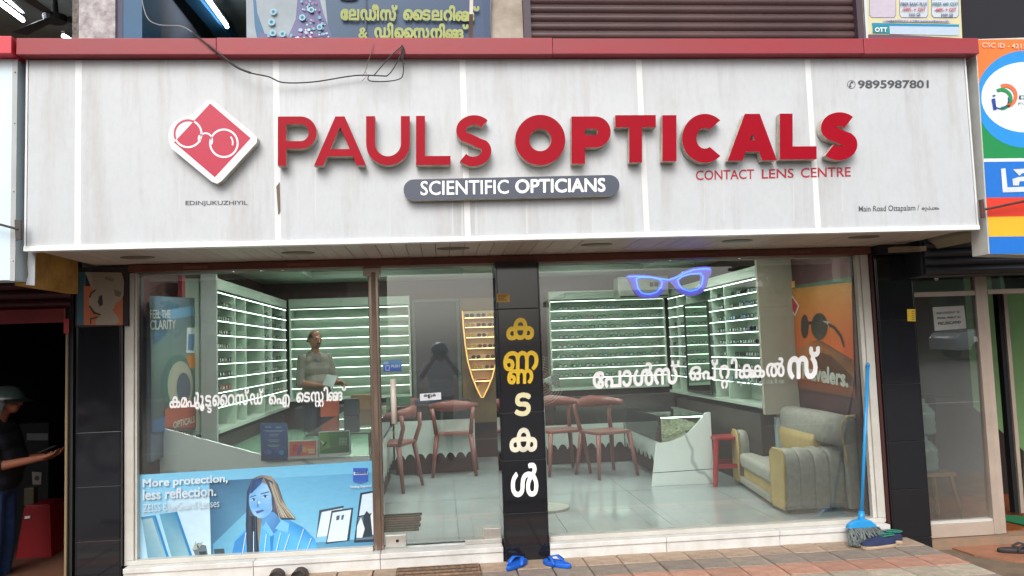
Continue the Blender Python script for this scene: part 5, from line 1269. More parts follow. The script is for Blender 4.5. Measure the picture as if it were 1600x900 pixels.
    for m in (sh, tr, skn, shoe_): m2.materials.append(m)
    m2.polygons.foreach_set('material_index', idx); m2.shade_smooth(); m2.name = name
    # cloth folds
    t = thing(name, label, 'person', (0, 0, 0))
    link('body', m2, t)
    for s in (-1, 1):
        MB().ball((hx+s*.031, hy-.086, 1.615), .010, n=8).build('eye', mat('eye_dark', (40, 30, 26), .2), t, smooth=True)
    MB().tube([(hx-.022, hy-.096, 1.551), (hx, hy-.100, 1.549), (hx+.022, hy-.096, 1.551)], .004, 5).build('lips', mat('lips', (110, 62, 54), .5), t)
    t.location = loc; t.rotation_euler = (lean, 0, rz); t.scale = (scale*slim, scale*slim, scale)
    return t
SK = mat('brown_skin', (128, 82, 62), .55, var=.06, scale=10); SK2 = mat('brown_skin_warm', (150, 90, 66), .55, var=.06, scale=10)
HAIR = mat('black_hair', (22, 20, 20), .6, var=.2, scale=60, bump=.4)
def cap_mesh(b, c, rx, ry, rz, lo=0, n=20, back=0):
    rg = []
    for k in range(9):
        a_ = math.pi/2*k/8*1.0
        rg.append([(c[0]+rx*math.cos(a_)*math.cos(2*math.pi*j/n), c[1]+ry*math.cos(a_)*math.sin(2*math.pi*j/n), c[2]+rz*math.sin(a_)+(lo*math.cos(a_)*(-1 if math.sin(2*math.pi*j/n) > 0 else .2))) for j in range(n)])
    b.loft(rg)
# shopkeeper behind the counter
mp_ = at(493, 600, y=8.75)
A = {-1: ((-.19, .0, 1.40), (-.25, -.04, 1.13), (-.06, -.24, 1.10), (.85, -.5, .05), (0, .3, -1), .5), 1: ((.19, .0, 1.40), (.25, -.08, 1.14), (.14, -.33, 1.12), (.2, -1, .05), (-.5, .1, -1), .45)}
pm_ = person('person', 'balding man with moustache in a pale grey shirt, standing behind the counter holding papers', (mp_.x, 8.75, .24), rad(38), .95,
       A, (mat('pale_shirt', (104, 100, 92), .85, var=.12, scale=12, bump=.4, bscale=14), mat('dark_trousers', (36, 38, 52), .9, var=.1), SK, DARK), belly=.02, slim=.86)
b = MB(); cap_mesh(b, (0, .022, 1.622), .096, .100, .082, .035); b.build('hair', HAIR, pm_, smooth=True)
MB().ball((0, .0, 1.665), .074, .075, .052, n=16).build('bald_crown', SK, pm_, smooth=True)
MB().tube([(-.030, -.100, 1.562), (-.012, -.112, 1.568), (.012, -.112, 1.568), (.030, -.100, 1.562)], [.005, .009, .009, .005], 6).build('moustache', HAIR, pm_, smooth=True)
MB().prism([(-.06, -.118, 1.39), (0, -.10, 1.46), (-.012, -.125, 1.36)], (0, -.006, 0)).build('collar', mat('pale_shirt'), pm_)
MB().prism([(.06, -.118, 1.39), (0, -.10, 1.46), (.012, -.125, 1.36)], (0, -.006, 0)).build('collar', mat('pale_shirt'), pm_)
hx_ = at(518, 592, y=8.5)
b = MB(); b.loft([[(hx_.x-.09, 8.47, hx_.z-.05), (hx_.x+.02, 8.44, hx_.z-.09), (hx_.x+.07, 8.44, hx_.z+.03), (hx_.x-.04, 8.46, hx_.z+.05)], [(hx_.x-.09, 8.475, hx_.z-.05), (hx_.x+.02, 8.445, hx_.z-.09), (hx_.x+.07, 8.445, hx_.z+.03), (hx_.x-.04, 8.465, hx_.z+.05)]])
b.build('sheet_of_paper', mat('white_paper', (200, 204, 206), .7), label='white paper held by the man behind the counter', cat='paper')
# helmeted customer in the left doorway, facing right, looking at a phone
ph = at(6, 700, y=6.35)
A = {-1: ((-.19, .0, 1.39), (-.22, -.10, 1.11), (-.10, -.36, 1.15), (.2, -1, .2), (.2, .1, 1), .5), 1: ((.19, .0, 1.39), (.22, -.08, 1.11), (.08, -.34, 1.14), (-.1, -1, .25), (-.2, .1, 1), .5)}
hm = person('person', 'man in grey helmet, black t-shirt and blue jeans holding a phone in left doorway', (ph.x-.04, 6.35, -.15), rad(90), .93,
       A, (mat('black_tshirt', (16, 18, 26), .85, var=.1, bump=.3, bscale=14), mat('blue_jeans', (46, 72, 118), .9, var=.2, scale=9, bump=.4, bscale=30), SK2, DARK), head_tilt=(0, -.06), belly=.03)
b = MB(); cap_mesh(b, (0, -.05, 1.60), .132, .150, .135, -.0, n=28); 
b.loft([[(.132*math.cos(2*math.pi*j/28), -.05+.150*math.sin(2*math.pi*j/28), 1.60) for j in range(28)], [(.130*math.cos(2*math.pi*j/28), -.045+.146*math.sin(2*math.pi*j/28), 1.60-(.10 if math.sin(2*math.pi*j/28) > -.35 else .0)) for j in range(28)]], caps=False)
HEL = mat('helmet_grey', (70, 84, 80), .3, var=.08, coat=.4)
b.build('helmet', HEL, hm, smooth=True)
b = MB(); b.loft([[(r*math.cos(rad(a_)), -.05+r*1.15*math.sin(rad(a_)), z) for a_ in range(200, 341, 14)] for r, z in ((.125, 1.625), (.178, 1.600), (.180, 1.594), (.125, 1.615))], close=False, caps=False); b.build('helmet_peak', DARK, hm, smooth=True)
for s in (-1, 1): MB().lathe((s*.137, -.03, 1.60), [(.0, -.02), (.02, -.02), (.02, .02), (0, .02)], 12, sx=.3).build('visor_hinge', DARK, hm)
pc = at(72, 703, y=6.35)
t = thing('phone', 'dark phone held flat by the helmeted man', 'phone', tuple(pc)); c0, c1 = at(58, 707, y=6.33), at(86, 696, y=6.33)
MB().prism([c0, c1, c1+Vector((-.002, 0, -.010)), c0+Vector((.002, 0, -.010))], (0, .072, 0)).build('phone_body', mat('phone_black', (30, 30, 36), .2), t, bevel=.002)
MB().prism([c0+Vector((.006, .004, .0005)), c1+Vector((-.006, .004, .0005)), c1+Vector((-.006, .068, .0005)), c0+Vector((.006, .068, .0005))], (0, 0, .0008)).build('screen', mat('phone_screen', (60, 66, 76), .1), t)
b = MB(); wc = at(47, 711, y=6.27)
b.tube([wc+Vector((.006*math.sin(a_)*.3, .034*math.cos(a_), .034*math.sin(a_))) for a_ in [2*math.pi*k/14 for k in range(15)]], .004, 5); b.build('bracelet', mat('white_bead', (190, 190, 190), .5), hm) if False else None

# ================================================================== left neighbour
LS = MB().box(-3.9, at(24, 250, y=4.78).x, 4.78, 4.93, 2.09, 3.385)
ls = thing('light_box_sign', 'blank white light box sign with red cap at the left edge', 'sign', (-3, 4.85, 2.09))
LS.build('box', mat('lightbox_white', (206, 224, 232), .4, var=.03), ls, bevel=.003)
MB().box(-3.9, at(17.5, 85, y=4.70).x, 4.70, 4.95, 3.387, 3.49).build('cap', mat('pink_red_cap', (206, 44, 62), .4, var=.05), ls, bevel=.004)
MB().box(at(18, 250, y=4.775).x, at(26, 250, y=4.775).x, 4.772, 4.7795, 2.085, 3.38).build('edge_trim', mat('grey_trim', (176, 180, 180), .4, var=.08), ls)
for z in (2.2, 2.6, 3.0, 3.3): MB().ball((at(22, 250, y=4.77).x, 4.771, z), .005, n=6).build('screw', STEEL, ls)
ye = mat('ochre_wall', (188, 150, 74), .85, var=.22, scale=7, bump=.4, bscale=40, tint=(150, 108, 54))
MB().box(at(25.5, 250, y=4.9).x, at(40, 250, y=4.9).x, 4.90, 5.6, 2.07, 3.50).build('ochre_pier', ye, label='narrow ochre painted pier between the two shop signs on the left', cat='pier')
b = MB(); b.prism([at(44, 388, y=4.88), at(55, 390, y=4.88), at(54, 446, y=4.88), at(40, 445, y=4.88), at(44, 430, y=4.88), at(43, 410, y=4.88)], (0, .008, 0)); b.build('torn_sheet', mat('peeled_white', (190, 192, 196), .7, var=.1), label='torn white strip hanging from the lower left corner of the main sign', cat='sheet')
b = MB(); b.tube([at(-30, 343, y=4.70), at(28, 358, y=4.72)], .007, 6); b.prism([at(22.5, 343, y=4.72), at(32, 344, y=4.72), at(32, 374, y=4.72), at(24, 375, y=4.72)], (0, .02, 0)); b.build('rusty_bracket', mat('dark_bracket', (76, 68, 66), .6, var=.2), label='dark steel bracket rod in front of the blank white sign', cat='bracket')
sh = thing('roller_shutter', 'dark red roller shutter half raised above the left doorway', 'roller shutter', (-3.1, 5.8, 2.0))
SR = mat('shutter_red', (92, 26, 38), .45, var=.2, scale=6, tint=(60, 24, 34)); xe = at(112, 440, y=5.8).x
y0 = at(60, 482, y=5.8).z; y1 = at(60, 398, y=5.8).z+.05; nsl = 7
sm_ = MB(); sm_.loft([[(0, -.018*math.sin(a_), z) for z, a_ in [(k*.062/6, math.pi*k/6) for k in range(7)]]+[(0, .004, .062), (0, .004, 0)], [(xe+3.9, -.018*math.sin(a_), z) for z, a_ in [(k*.062/6, math.pi*k/6) for k in range(7)]]+[(xe+3.9, .004, .062), (xe+3.9, .004, 0)]])
sme = sm_.mesh('slat', SR)
for k in range(nsl): link('slat', sme, sh, loc=None).location = (-3.9, 5.8, y0+k*.066)
zb_ = at(60, 505, y=5.78).z
MB().box(-3.9, at(104, 490, y=5.78).x, 5.765, 5.795, zb_, y0-.003).build('bottom_rail', mat('rail_red', (128, 32, 40), .4, var=.12), sh, bevel=.008)
q = at(104, 510, y=5.77); MB().box(q.x-.018, q.x+.018, 5.762, 5.79, q.z-.05, q.z+.055).build('handle', mat('tab_red', (176, 44, 44), .4), sh, bevel=.006)
MB().tube([(at(105, 515, y=5.78).x, 5.78, at(105, 517, y=5.78).z), (at(105, 515, y=5.78).x, 5.78, -.14)], .010, 8).build('shutter_guide_post', mat('brass_post', (142, 124, 92), .5, var=.1), label='thin tan metal post at the right edge of the left doorway', cat='post')
MB().box(at(108, 700, y=5.85).x, -2.525, 5.80, 5.95, -.15, 2.4).build('dark_jamb', mat('dark_jamb', (38, 40, 40), .6), label='dark jamb strip between the tan post and the left granite pillar', cat='jamb')
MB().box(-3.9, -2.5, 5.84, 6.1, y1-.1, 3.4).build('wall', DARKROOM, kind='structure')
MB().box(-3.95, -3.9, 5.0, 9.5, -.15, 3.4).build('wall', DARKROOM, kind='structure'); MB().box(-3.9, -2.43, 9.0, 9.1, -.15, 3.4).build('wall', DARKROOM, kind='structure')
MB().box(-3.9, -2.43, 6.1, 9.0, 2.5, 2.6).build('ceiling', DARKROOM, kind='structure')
nb_ = lambda x, y: at(x, y, y=7.0)
MB().box(at(12, 0, y=7.6).x, at(90, 0, y=7.6).x, 7.5, 7.9, -.15, at(50, 660, y=7.6).z).build('dark_cupboard', mat('dark_cupboard', (30, 30, 34), .6), label='dark cupboard deep inside the left shop', cat='cupboard')
s_ = sticker('wall_notice', 'dim grey paper sheet on the back wall of the left shop', 'notice', [(19, 512), (49, 513), (48, 569), (18, 568)], lambda x, y: at(x, y, y=8.98), (120, 130, 150))
art('print', s_, lambda x, y: at(x, y, y=8.97), [((60, 66, 84), rect(22, 518+k*6, 44-(k*5) % 9, 520+k*6)) for k in range(8)])
s_ = sticker('wall_notice', 'small grey notice board behind the phone in the left shop', 'notice', [(42, 677), (75, 677), (75, 688), (42, 688)], nb_, (110, 112, 118))
s_ = sticker('payment_card', 'small printed card standing above the red plastic table in the left shop', 'card', [(50, 737), (65, 738), (64, 757), (51, 757)], nb_, (150, 144, 140))
art('print', s_, lambda x, y: nb_(x, y)+Vector((0, -.003, 0)), [((70, 64, 62), circ(58, 747, 4, 8))])
MB().box(at(45, 0, y=7.02).x, at(60, 0, y=7.02).x, 7.02, 7.1, at(50, 790, y=7.02).z, at(50, 762, y=7.02).z).build('jar', mat('dim_jar', (96, 90, 70), .4), label='dim square jar on the red plastic stool in the left shop', cat='jar', bevel=.01)
rs = thing('plastic_stool', 'red plastic stool inside the left shop behind the jeans', 'stool', (-2.9, 7.1, -.15)); RD = mat('deep_red_plastic', (150, 26, 32), .35, var=.05)
a, c_ = at(38, 790, y=6.95), at(80, 790, y=6.95); zb = -.15; ztp = a.z
b = MB(); b.loft([[(x0, y0_, z), (x1_, y0_, z), (x1_, y1_, z), (x0, y1_, z)] for x0, x1_, y0_, y1_, z in ((a.x-.05, c_.x+.03, 6.90, 7.32, zb+.12), (a.x, c_.x-.01, 6.95, 7.27, ztp-.02), (a.x+.01, c_.x-.02, 6.96, 7.26, ztp))]); b.build('seat', RD, rs)
for i in (0, 1):
    for j in (0, 1): MB().box([a.x-.05, c_.x-.03][i], [a.x+.01, c_.x+.03][i], [6.90, 7.26][j], [6.96, 7.32][j], zb, zb+.12).build('leg', RD, rs)
MB().box(a.x+.02, a.x+.06, 6.915, 6.93, ztp-.10, ztp-.08).build('label', PUREW, rs)
g = MB(); g.box(-3.9, -2.43, 5.6, 9.0, -.20, -.15); g.build('floor', mat('clay_floor'), kind='structure')
q = at(94, 896, y=5.9); MB().loft([[(q.x+.06*s*math.cos(a_), q.y+.05*s*math.sin(a_), -.15+z) for a_ in [2*math.pi*k/12 for k in range(12)]] for s, z in ((.8, 0), (1.1, .05), (.9, .12), (.3, .16))]).build('pink_bag', mat('pink_plastic', (206, 40, 110), .5), label='bright pink plastic bag on the floor by the left granite pillar', cat='bag', smooth=True)

# ================================================================== right neighbour
rsx = lambda x, y: at(x, y, y=4.78)
rsn = thing('banner_sign', 'orange, blue, green, red and yellow printed box sign at the right edge', 'sign', tuple(rsx(1545, 398)))
TL, BL_, BR_, TR = rsx(1524, 61), rsx(1545, 397), rsx(1720, 400), rsx(1720, 55)
MB().prism([TL, TR, BR_, BL_], (0, .16, 0)).build('box', mat('sign_box_edge', (206, 206, 200), .5, var=.1), rsn, bevel=.003)
LX = lambda y: 1524.5+(y-61)*21/336+.6
OR, LB, GR_, BL2, RE, YE = (232, 118, 50), (30, 140, 214), (14, 134, 70), (20, 110, 200), (218, 56, 34), (230, 176, 40)
def band(y0_, y1_, c): return (c, [(LX(y0_), y0_), (1719, y0_-2), (1719, y1_-2), (LX(y1_), y1_)])
P_ = [band(62, 170, OR), band(168, 250, GR_), (LB, [(max(x, LX(y)), min(y, 232)) for x, y in circ(1602, 155, 78, 40, 76)]), ((226, 236, 242), [(max(x, LX(y)+2.5), y) for x, y in circ(1602, 152, 69, 40, 55)]),
      band(248, 254, (222, 230, 236)), band(253, 310, BL2), band(309, 340, RE), band(339, 371, YE), band(370, 397, BL2)]
art('print', rsn, rsx, P_, step=.0004)
rq = lambda x, y: rsx(x, y)+Vector((0, -.006, 0))
lg = ringq(1570, 150, 19, 6, -115, 80, 18, (226, 110, 66))+ringq(1564, 155, 17, 5, -120, 95, 18, (24, 140, 74))+ringq(1562, 157, 14, 2, -20, 140, 12, (40, 60, 140))+[((36, 70, 150), [(1548, 155), (1554, 154), (1556, 172), (1551, 172)]), ((90, 90, 100), [(1549, 150), (1552, 148), (1555.5, 149.5), (1552, 152)])]
quads(rsn, 'emblem', rq, lg, lift=.001)
text('lettering', 'CSC ID - 421561', (1533, 74.5), (1612, 77), (1533, 67), rq, mat('sign_cream', (240, 220, 200), .5), rsn, .01)
text('lettering', 'Digital', (1591, 157), (1640, 158), (1591, 149.5), rq, GREYTX, rsn, .02)
text('lettering', 'Power', (1590, 164), (1620, 165), (1590, 160), rq, GREYTX, rsn, 0)
b = MB()
for poly in ([(1563, 264), (1570, 263), (1573, 293), (1625, 291), (1625, 299), (1566, 301)], [(1582, 265), (1625, 262), (1625, 269), (1596, 271), (1592, 275)], [(1581, 280), (1590, 277), (1625, 274), (1625, 281), (1592, 284), (1591, 290), (1582, 290)]):
    b.face([rq(*q) for q in poly])
link('lettering', b.mesh('lettering', mat('sign_white_ink', (228, 234, 240), .5)), rsn)
b = MB(); b.tube([at(1540, 327, y=4.74), at(1640, 306, y=4.70)], .008, 6); b.prism([at(1532, 312, y=4.75), at(1537, 311, y=4.75), at(1540, 340, y=4.75), at(1535, 340, y=4.75)], (0, .02, 0)); b.build('rusty_bracket', mat('rust_brown', (84, 56, 50), .8, var=.25), label='rusty brown steel rod crossing the red band of the right sign', cat='bracket')
MB().prism([at(1514, 70, y=4.93), at(1527, 66, y=4.93), at(1546, 372, y=4.93), at(1531, 360, y=4.93)], (0, .8, 0)).build('painted_pier', mat('grey_green_wall', (150, 152, 128), .9, var=.25, scale=6, bump=.5, tint=(172, 160, 140)), label='narrow peeling grey green pier between the main sign and the right sign', cat='pier')
MB().box(3.50, 5.6, 5.5, 5.7, 2.02, 3.3).build('shutter_housing', mat('housing_dark', (34, 38, 48), .5, var=.2), label='dark roller shutter housing above the neighbouring glass front', cat='housing')
rsh = thing('roller_shutter', 'dark rolled up shutter above the neighbouring glass door on the right', 'roller shutter', (4.3, 5.5, 2.05))
for k in range(4): MB().loft([[(x, 5.49-.02*math.sin(a_), 2.03+k*.062+z) for z, a_ in [(j*.06/6, math.pi*j/6) for j in range(7)]]+[(x, 5.495, 2.03+k*.062+.06), (x, 5.495, 2.03+k*.062)] for x in (3.52, 5.6)]).build('slat', mat('shutter_dark', (44, 46, 54), .4, var=.2), rsh)
MB().box(3.27, 3.52, 5.45, 5.52, 2.20, 2.235).build('pale_batten', mat('pale_batten', (150, 132, 108), .7, var=.2), label='pale wooden batten under the right end of the soffit', cat='batten')
MB().box(3.26, 3.62, 5.62, 6.0, 2.205, 3.3).build('wall', mat('dark_lintel_wall', (26, 28, 36), .6), kind='structure')
gf = thing('glass_front', 'neighbouring aluminium framed glass door with a paper notice taped on', 'glass front', (3.9, 5.8, .08)); AL2 = mat('champagne_aluminium', (176, 160, 146), .35, var=.08, scale=4)
px0, px1 = at(1447, 700, y=5.8).x+.0, at(1549, 700, y=5.8).x
MB().box(px1-.045, px1+.012, 5.775, 5.83, .085, 2.1).build('post', AL2, gf, bevel=.003)
MB().box(px1+.015, px1+.058, 5.785, 5.83, .085, 2.1).build('post', AL2, gf, bevel=.003)
zt_ = at(1480, 459, y=5.78).z
MB().box(px0-.15, px1-.0465, 5.78, 5.825, zt_-.018, zt_+.018).build('transom', AL2, gf, bevel=.003); MB().box(px1+.06, 5.4, 5.78, 5.825, zt_-.012, zt_+.024).build('transom', AL2, gf, bevel=.003)
MB().box(px0-.1, px1-.0465, 5.775, 5.83, .085, .18).build('bottom_rail', AL2, gf, bevel=.003); MB().box(px0-.1, px1-.0465, 5.785, 5.82, .1815, .20).build('glazing_bead', ALU, gf)
b = MB(); b.loft([[(x, 5.816-(z-.2)*.016, z) for x, z in ((px0-.1, .2005), (px1-.0465, .2005), (px1-.0465, zt_-.0185), (px0-.1, zt_-.0185))], [(x, 5.822-(z-.2)*.016, z) for x, z in ((px0-.1, .2005), (px1-.0465, .2005), (px1-.0465, zt_-.0185), (px0-.1, zt_-.0185))]]); b.build('pane', GLASS, gf); MB().box(px0-.1, px1-.0465, 5.80, 5.806, zt_+.0185, 2.1).build('pane', GLASS, gf)
MB().box(px1+.0585, 5.4, 5.80, 5.806, zt_+.0245, 2.1).build('pane', GLASS, gf)
q = at(1582, 640, y=6.3); MB().box(q.x-.012, q.x+.02, 6.28, 6.34, .11, 1.95).build('inner_frame', AL2, label='slim inner aluminium door frame inside the neighbouring doorway', cat='door frame')
MB().box(q.x-.05, q.x-.014, 6.30, 6.36, .11, 2.1).build('door_edge_board', DARK, label='dark door edge beside the slim inner frame', cat='door edge')
MB().box(px0-.2, 6.4, 5.72, 9.3, -.02, .08).build('step', mat('worn_step', (150, 118, 92), .8, var=.2, scale=5, bump=.3, tint=(128, 112, 96)), kind='structure')
MB().box(px0-.2, 6.4, 5.86, 9.3, .0805, .088).build('floor', mat('rust_floor', (150, 84, 46), .25, var=.15, scale=3), kind='structure')
GW = mat('green_wall', (120, 160, 108), .7, var=.08, scale=2)
MB().box(5.0, 6.4, 7.2, 7.3, .09, 3).build('wall', GW, kind='structure'); MB().box(3.43, 5.0, 8.9, 9.0, .09, 3).build('wall', GW, kind='structure'); MB().box(6.3, 6.4, 5.86, 7.3, .09, 3).build('wall', GW, kind='structure'); MB().box(3.43, 6.4, 5.86, 9.3, 2.6, 2.7).build('ceiling', DARKROOM, kind='structure')
MB().box(5.0, 5.1, 7.3, 8.9, .09, 3).build('wall', GW, kind='structure')
b = MB(); b.prism([at(1505, 622, y=7.15), at(1600, 705, y=7.15), at(1600, 790, y=7.15), at(1462, 790, y=7.15), at(1462, 622, y=7.15)], (0, .5, 0)); b.build('stair_side', mat('stair_brown', (38, 28, 26), .6), label='dark sloping side of a stair inside the neighbouring shop', cat='stair')
b = MB(); b.prism([at(1570, 814, z=.095), at(1600, 821, z=.095), at(1680, 838, z=.095), at(1680, 812, z=.095), at(1572, 806, z=.095)], (0, 0, .006)); b.build('floor_mat', mat('green_mat', (20, 112, 70), .9, var=.1, bump=.4), label='green floor mat inside the neighbouring doorway', cat='mat')
# water jars on a wooden stool behind the neighbour's glass
WJ = mat('water_jar', (126, 146, 140), .15, var=.1); q = at(1447, 735, y=6.35)
for k, nm_ in ((0, 'lower clear water jar on the wooden stool behind the neighbouring glass'), (1, 'upper clear water jar stacked above the lower one behind the neighbouring glass')):
    MB().lathe((q.x, 6.35, q.z+k*.30), [(.0, 0), (.09, .0), (.10, .02), (.094, .06), (.10, .09), (.094, .12), (.10, .15), (.098, .18), (.05, .24), (.03, .25), (.03, .285), (0, .285)], 20).build('water_jar', WJ, smooth=True, label=nm_, cat='water jar', group='water jars')
ws = thing('wooden_stool', 'light wooden stool carrying water jars behind the neighbouring glass', 'stool', (q.x, 6.35, .09)); WD = mat('light_wood', (150, 116, 80), .5, var=.15, stretch=(1, 1, .2))
MB().box(q.x-.16, q.x+.16, 6.2, 6.5, q.z-.03, q.z-.001).build('seat', WD, ws, bevel=.004)
for i in (-1, 1):
    for j in (-1, 1): MB().tube([(q.x+i*.18, 6.35+j*.16, .09), (q.x+i*.13, 6.35+j*.12, q.z-.031)], [.014, .018], 6).build('leg', WD, ws)
gn = lambda x, y: at(x, y, y=5.797)
s_ = sticker('paper_notice', 'white photostat price notice taped slightly askew on the neighbouring glass', 'notice', [(1457, 480), (1506, 477.5), (1510, 513), (1460.5, 517)], gn, (196, 186, 184))
ink = mat('notice_ink', (60, 56, 60), .6)
text('lettering', 'PHOTOSTAT 2/-', (1463, 491.5), (1500, 489), (1463, 488), gn, ink, s_, .03, lift=.004)
text('lettering', 'EMAIL PRINT 5/-', (1464, 499), (1501, 497), (1464, 495.5), gn, ink, s_, .03, lift=.004)
text('lettering', 'PSC,SSC,MVD', (1465, 508.5), (1501, 506), (1465, 503.5), gn, ink, s_, .05, lift=.004)
sticker('small_tag', 'tiny white tag stuck on the neighbouring glass at the right', 'tag', [(1521, 526), (1528, 526), (1528, 534), (1522, 534)], gn, (180, 184, 176))
MB().ball(at(1463, 434, y=5.70), .022, .01, .022, n=12).build('padlock', STEEL, label='small round steel lock hanging under the dark shutter housing', cat='lock', smooth=True)

# ================================================================== storey above the sign
ZS = 3.545
MB().box(-4.2, 6.5, 4.935, 5.9, 3.40, ZS).build('slab', CONC, kind='structure')
for k in range(26):
    xx = -2.3+k*.23+R.uniform(-.05, .05); b = MB(); b.loft([[(xx-wd_, 4.93-dy, ZS-.05), (xx+wd_, 4.93-dy, ZS-.05), (xx+wd_*.8, 4.93-dy*.6, ZS+R.uniform(-.003, .005)), (xx-wd_*.8, 4.93-dy*.6, ZS)] for wd_, dy in ((R.uniform(.04, .1), .001), (.03, R.uniform(.008, .02)))]); 
    b.build('mortar_lump', mat('mortar_%d' % (k % 3), [(176, 162, 136), (142, 108, 84), (126, 116, 104)][k % 3], .95, var=.3, bump=.6), label=None)['kind'] = 'structure'
yu = 5.7; U_ = lambda x, y, q=yu: at(x, y, y=q)
def upper(name, x0, x1, m, label=None, cat=None, y0_=yu, y1_=6.1, z0=ZS, z1=5.2, kind=None):
    a_, c__ = U_(x0, 35, y0_).x, U_(x1, 35, y0_).x
    return MB().box(a_, c__, y0_, y1_, z0, z1).build(name, m, label=label, cat=cat, kind=kind)
GP = mat('graffiti_plaster', (186, 182, 182), .85, var=.12, scale=18, bump=.3, tint=(130, 120, 124))
upper('column', 123, 180, GP, 'whitewashed column scuffed with scratches at the top left', 'column')
upper('column_return', 113, 122.6, mat('scratched_plaster', (120, 112, 104), .9, var=.35, scale=30, tint=(60, 56, 60)), 'scratched narrow return of the whitewashed column', 'column', y0_=5.74)
upper('frame', 180.5, 192, mat('slate_purple', (74, 72, 100), .6, var=.1), 'slate purple strip beside the blue window frame', 'frame', y0_=5.72)
upper('window_frame', 192.5, 222, mat('teal_blue', (22, 84, 124), .5, var=.1), 'wide teal blue window frame at the top left', 'window frame', y0_=5.71)
upper('column', 766, 817, mat('stained_plaster', (172, 162, 150), .9, var=.18, scale=4, bump=.3, tint=(136, 124, 112)), 'stained plaster column between banner and brown shutter', 'column')
upper('column', 1349, 1353, mat('stained_plaster'), 'sliver of stained plaster between the brown shutter and the price poster', 'column', y0_=5.68)
upper('wall', 385, 766, mat('pale_edge', (160, 172, 182), .7), kind='structure', y0_=5.73)
upper('wall', 1353, 1500, mat('stained_plaster'), kind='structure', y0_=5.74)
# lit rooms behind
MB().box(-5.5, 6.5, 9.9, 10.0, 3.4, 5.3).build('wall', mat('room_slate', (92, 96, 106), .8, var=.1), kind='structure'); MB().box(-5.5, 6.5, 5.9, 10, 4.95, 5.05).build('ceiling', mat('room_ceiling', (120, 124, 120), .8, var=.1), kind='structure')
MB().box(U_(150, 0).x, U_(150, 0).x+.1, 6.1, 9.9, ZS, 4.95).build('wall', mat('room_slate'), kind='structure'); MB().box(U_(388, 0).x, U_(388, 0).x+.1, 6.1, 9.9, ZS, 4.95).build('wall', mat('room_teal', (84, 124, 122), .7, var=.1), kind='structure')
MB().box(-4.2, 6.5, 5.62, 6.1, 5.2, 6.4).build('wall', PLASTER, kind='structure')
TUBE = mat('tube_white', (235, 245, 255), emit=20)
def tube_light(label, a, c__, zz, r=.016):
    A_, B_ = at(*a, z=zz), at(*c__, z=zz); t = thing('tube_light', label, 'tube light', tuple(A_))
    MB().tube([A_, B_], r, 8).build('tube', TUBE, t, smooth=True)
    MB().tube([A_+Vector((0, 0, .035)), B_+Vector((0, 0, .035))], .02, 4).build('batten', STRIP, t)
tube_light('lit tube light nearest the top left corner of the picture', (-8, -1), (36, 32), 4.7)
tube_light('second thinner lit tube light behind the corner one at top left', (8, -2), (36, 24), 4.78, .009)
tube_light('short lit tube light beside the whitewashed column', (98, 56), (111, 64), 4.75, .014)
tube_light('lit tube light inside the teal framed window', (321, -6), (355, 42), 4.72, .016)
b = MB(); A_, B_ = at(300, -12, z=4.80), at(362, 64, z=4.80); b.tube([A_, B_], .09, 4); b.build('ceiling_beam', mat('teal_beam', (26, 92, 130), .6), label='teal ceiling beam beside the lit tube in the window', cat='beam')
fx_ = at(86, 34, z=4.6); t = thing('ceiling_fan', 'dark ceiling fan in the unlit room at the top left', 'fan', tuple(fx_)); FD = mat('fan_dark', (34, 34, 40), .5)
MB().lathe(tuple(fx_), [(0, 0), (.09, .0), (.10, .05), (.03, .07), (.012, .3), (0, .3)], 16).build('motor', FD, t)
for k in range(3):
    a_ = k*2.094+.4; c1, s1 = math.cos(a_), math.sin(a_); MB().prism([(fx_.x+c1*.1-s1*.05, fx_.y+s1*.1+c1*.05, fx_.z+.03), (fx_.x+c1*.6-s1*.07, fx_.y+s1*.6+c1*.07, fx_.z+.03), (fx_.x+c1*.6+s1*.07, fx_.y+s1*.6-c1*.07, fx_.z+.045), (fx_.x+c1*.1+s1*.05, fx_.y+s1*.1-c1*.05, fx_.z+.045)], (0, 0, .005)).build('blade', FD, t)
# tailoring banner
bp = lambda x, y: at(x, y, y=5.66)
bn = thing('banner', 'faded blue tailoring banner with bead flowers and yellow Malayalam lettering', 'banner', tuple(bp(577, 66)))
MB().prism([bp(386, 72), bp(766, 74), bp(768, -40), bp(384, -40)], (0, .004, 0)).build('sheet', mat('banner_grey', (150, 162, 170), .6, var=.08), bn)
NV = (34, 66, 96)
P_ = [([(44, 76, 104), (36, 62, 94), (34, 62, 96), (40, 70, 100)], [(505, -38), (767, -38), (766, 73), (515, 72)]), ((26, 56, 92), [(752, -38), (767, -38), (766, 73), (757, 73)]),
      ((30, 92, 132), [(393, -38), (396, -38), (402, 20), (412, 48), (420, 72), (404, 72), (398, 40)]),
      ([(86, 86, 130), (70, 80, 120), (100, 96, 140)], [(405, 50), (425, 56), (450, 58), (462, 30), (468, -38), (490, -38), (505, 20), (518, 55), (516, 72), (408, 72)])]
rr = random.Random(3)
for k in range(150):
    u = rr.random(); x, y = (rr.uniform(468, 510), rr.uniform(-10, 70)) if u < .55 else (rr.uniform(408, 516), rr.uniform(52, 71))
    if x > 500 and y < 20+(x-495): continue
    P_.append((rr.choice([(96, 160, 180), (110, 60, 120), (160, 180, 200), (60, 110, 150), (140, 90, 140), (190, 200, 210)]), circ(x, y, rr.uniform(1.2, 3), 6)))
for x, y, r in ((428, 20, 5), (425, 36, 5.5), (427, 53, 5), (442, 54.5, 5), (473, 29, 5), (500, 44, 4.5), (487, 17, 4.5)):
    P_ += [((136, 180, 196), circ(x, y, r, 12)), ((60, 140, 160), circ(x, y, r*.62, 10)), ((24, 64, 100), circ(x, y, r*.35, 8))]
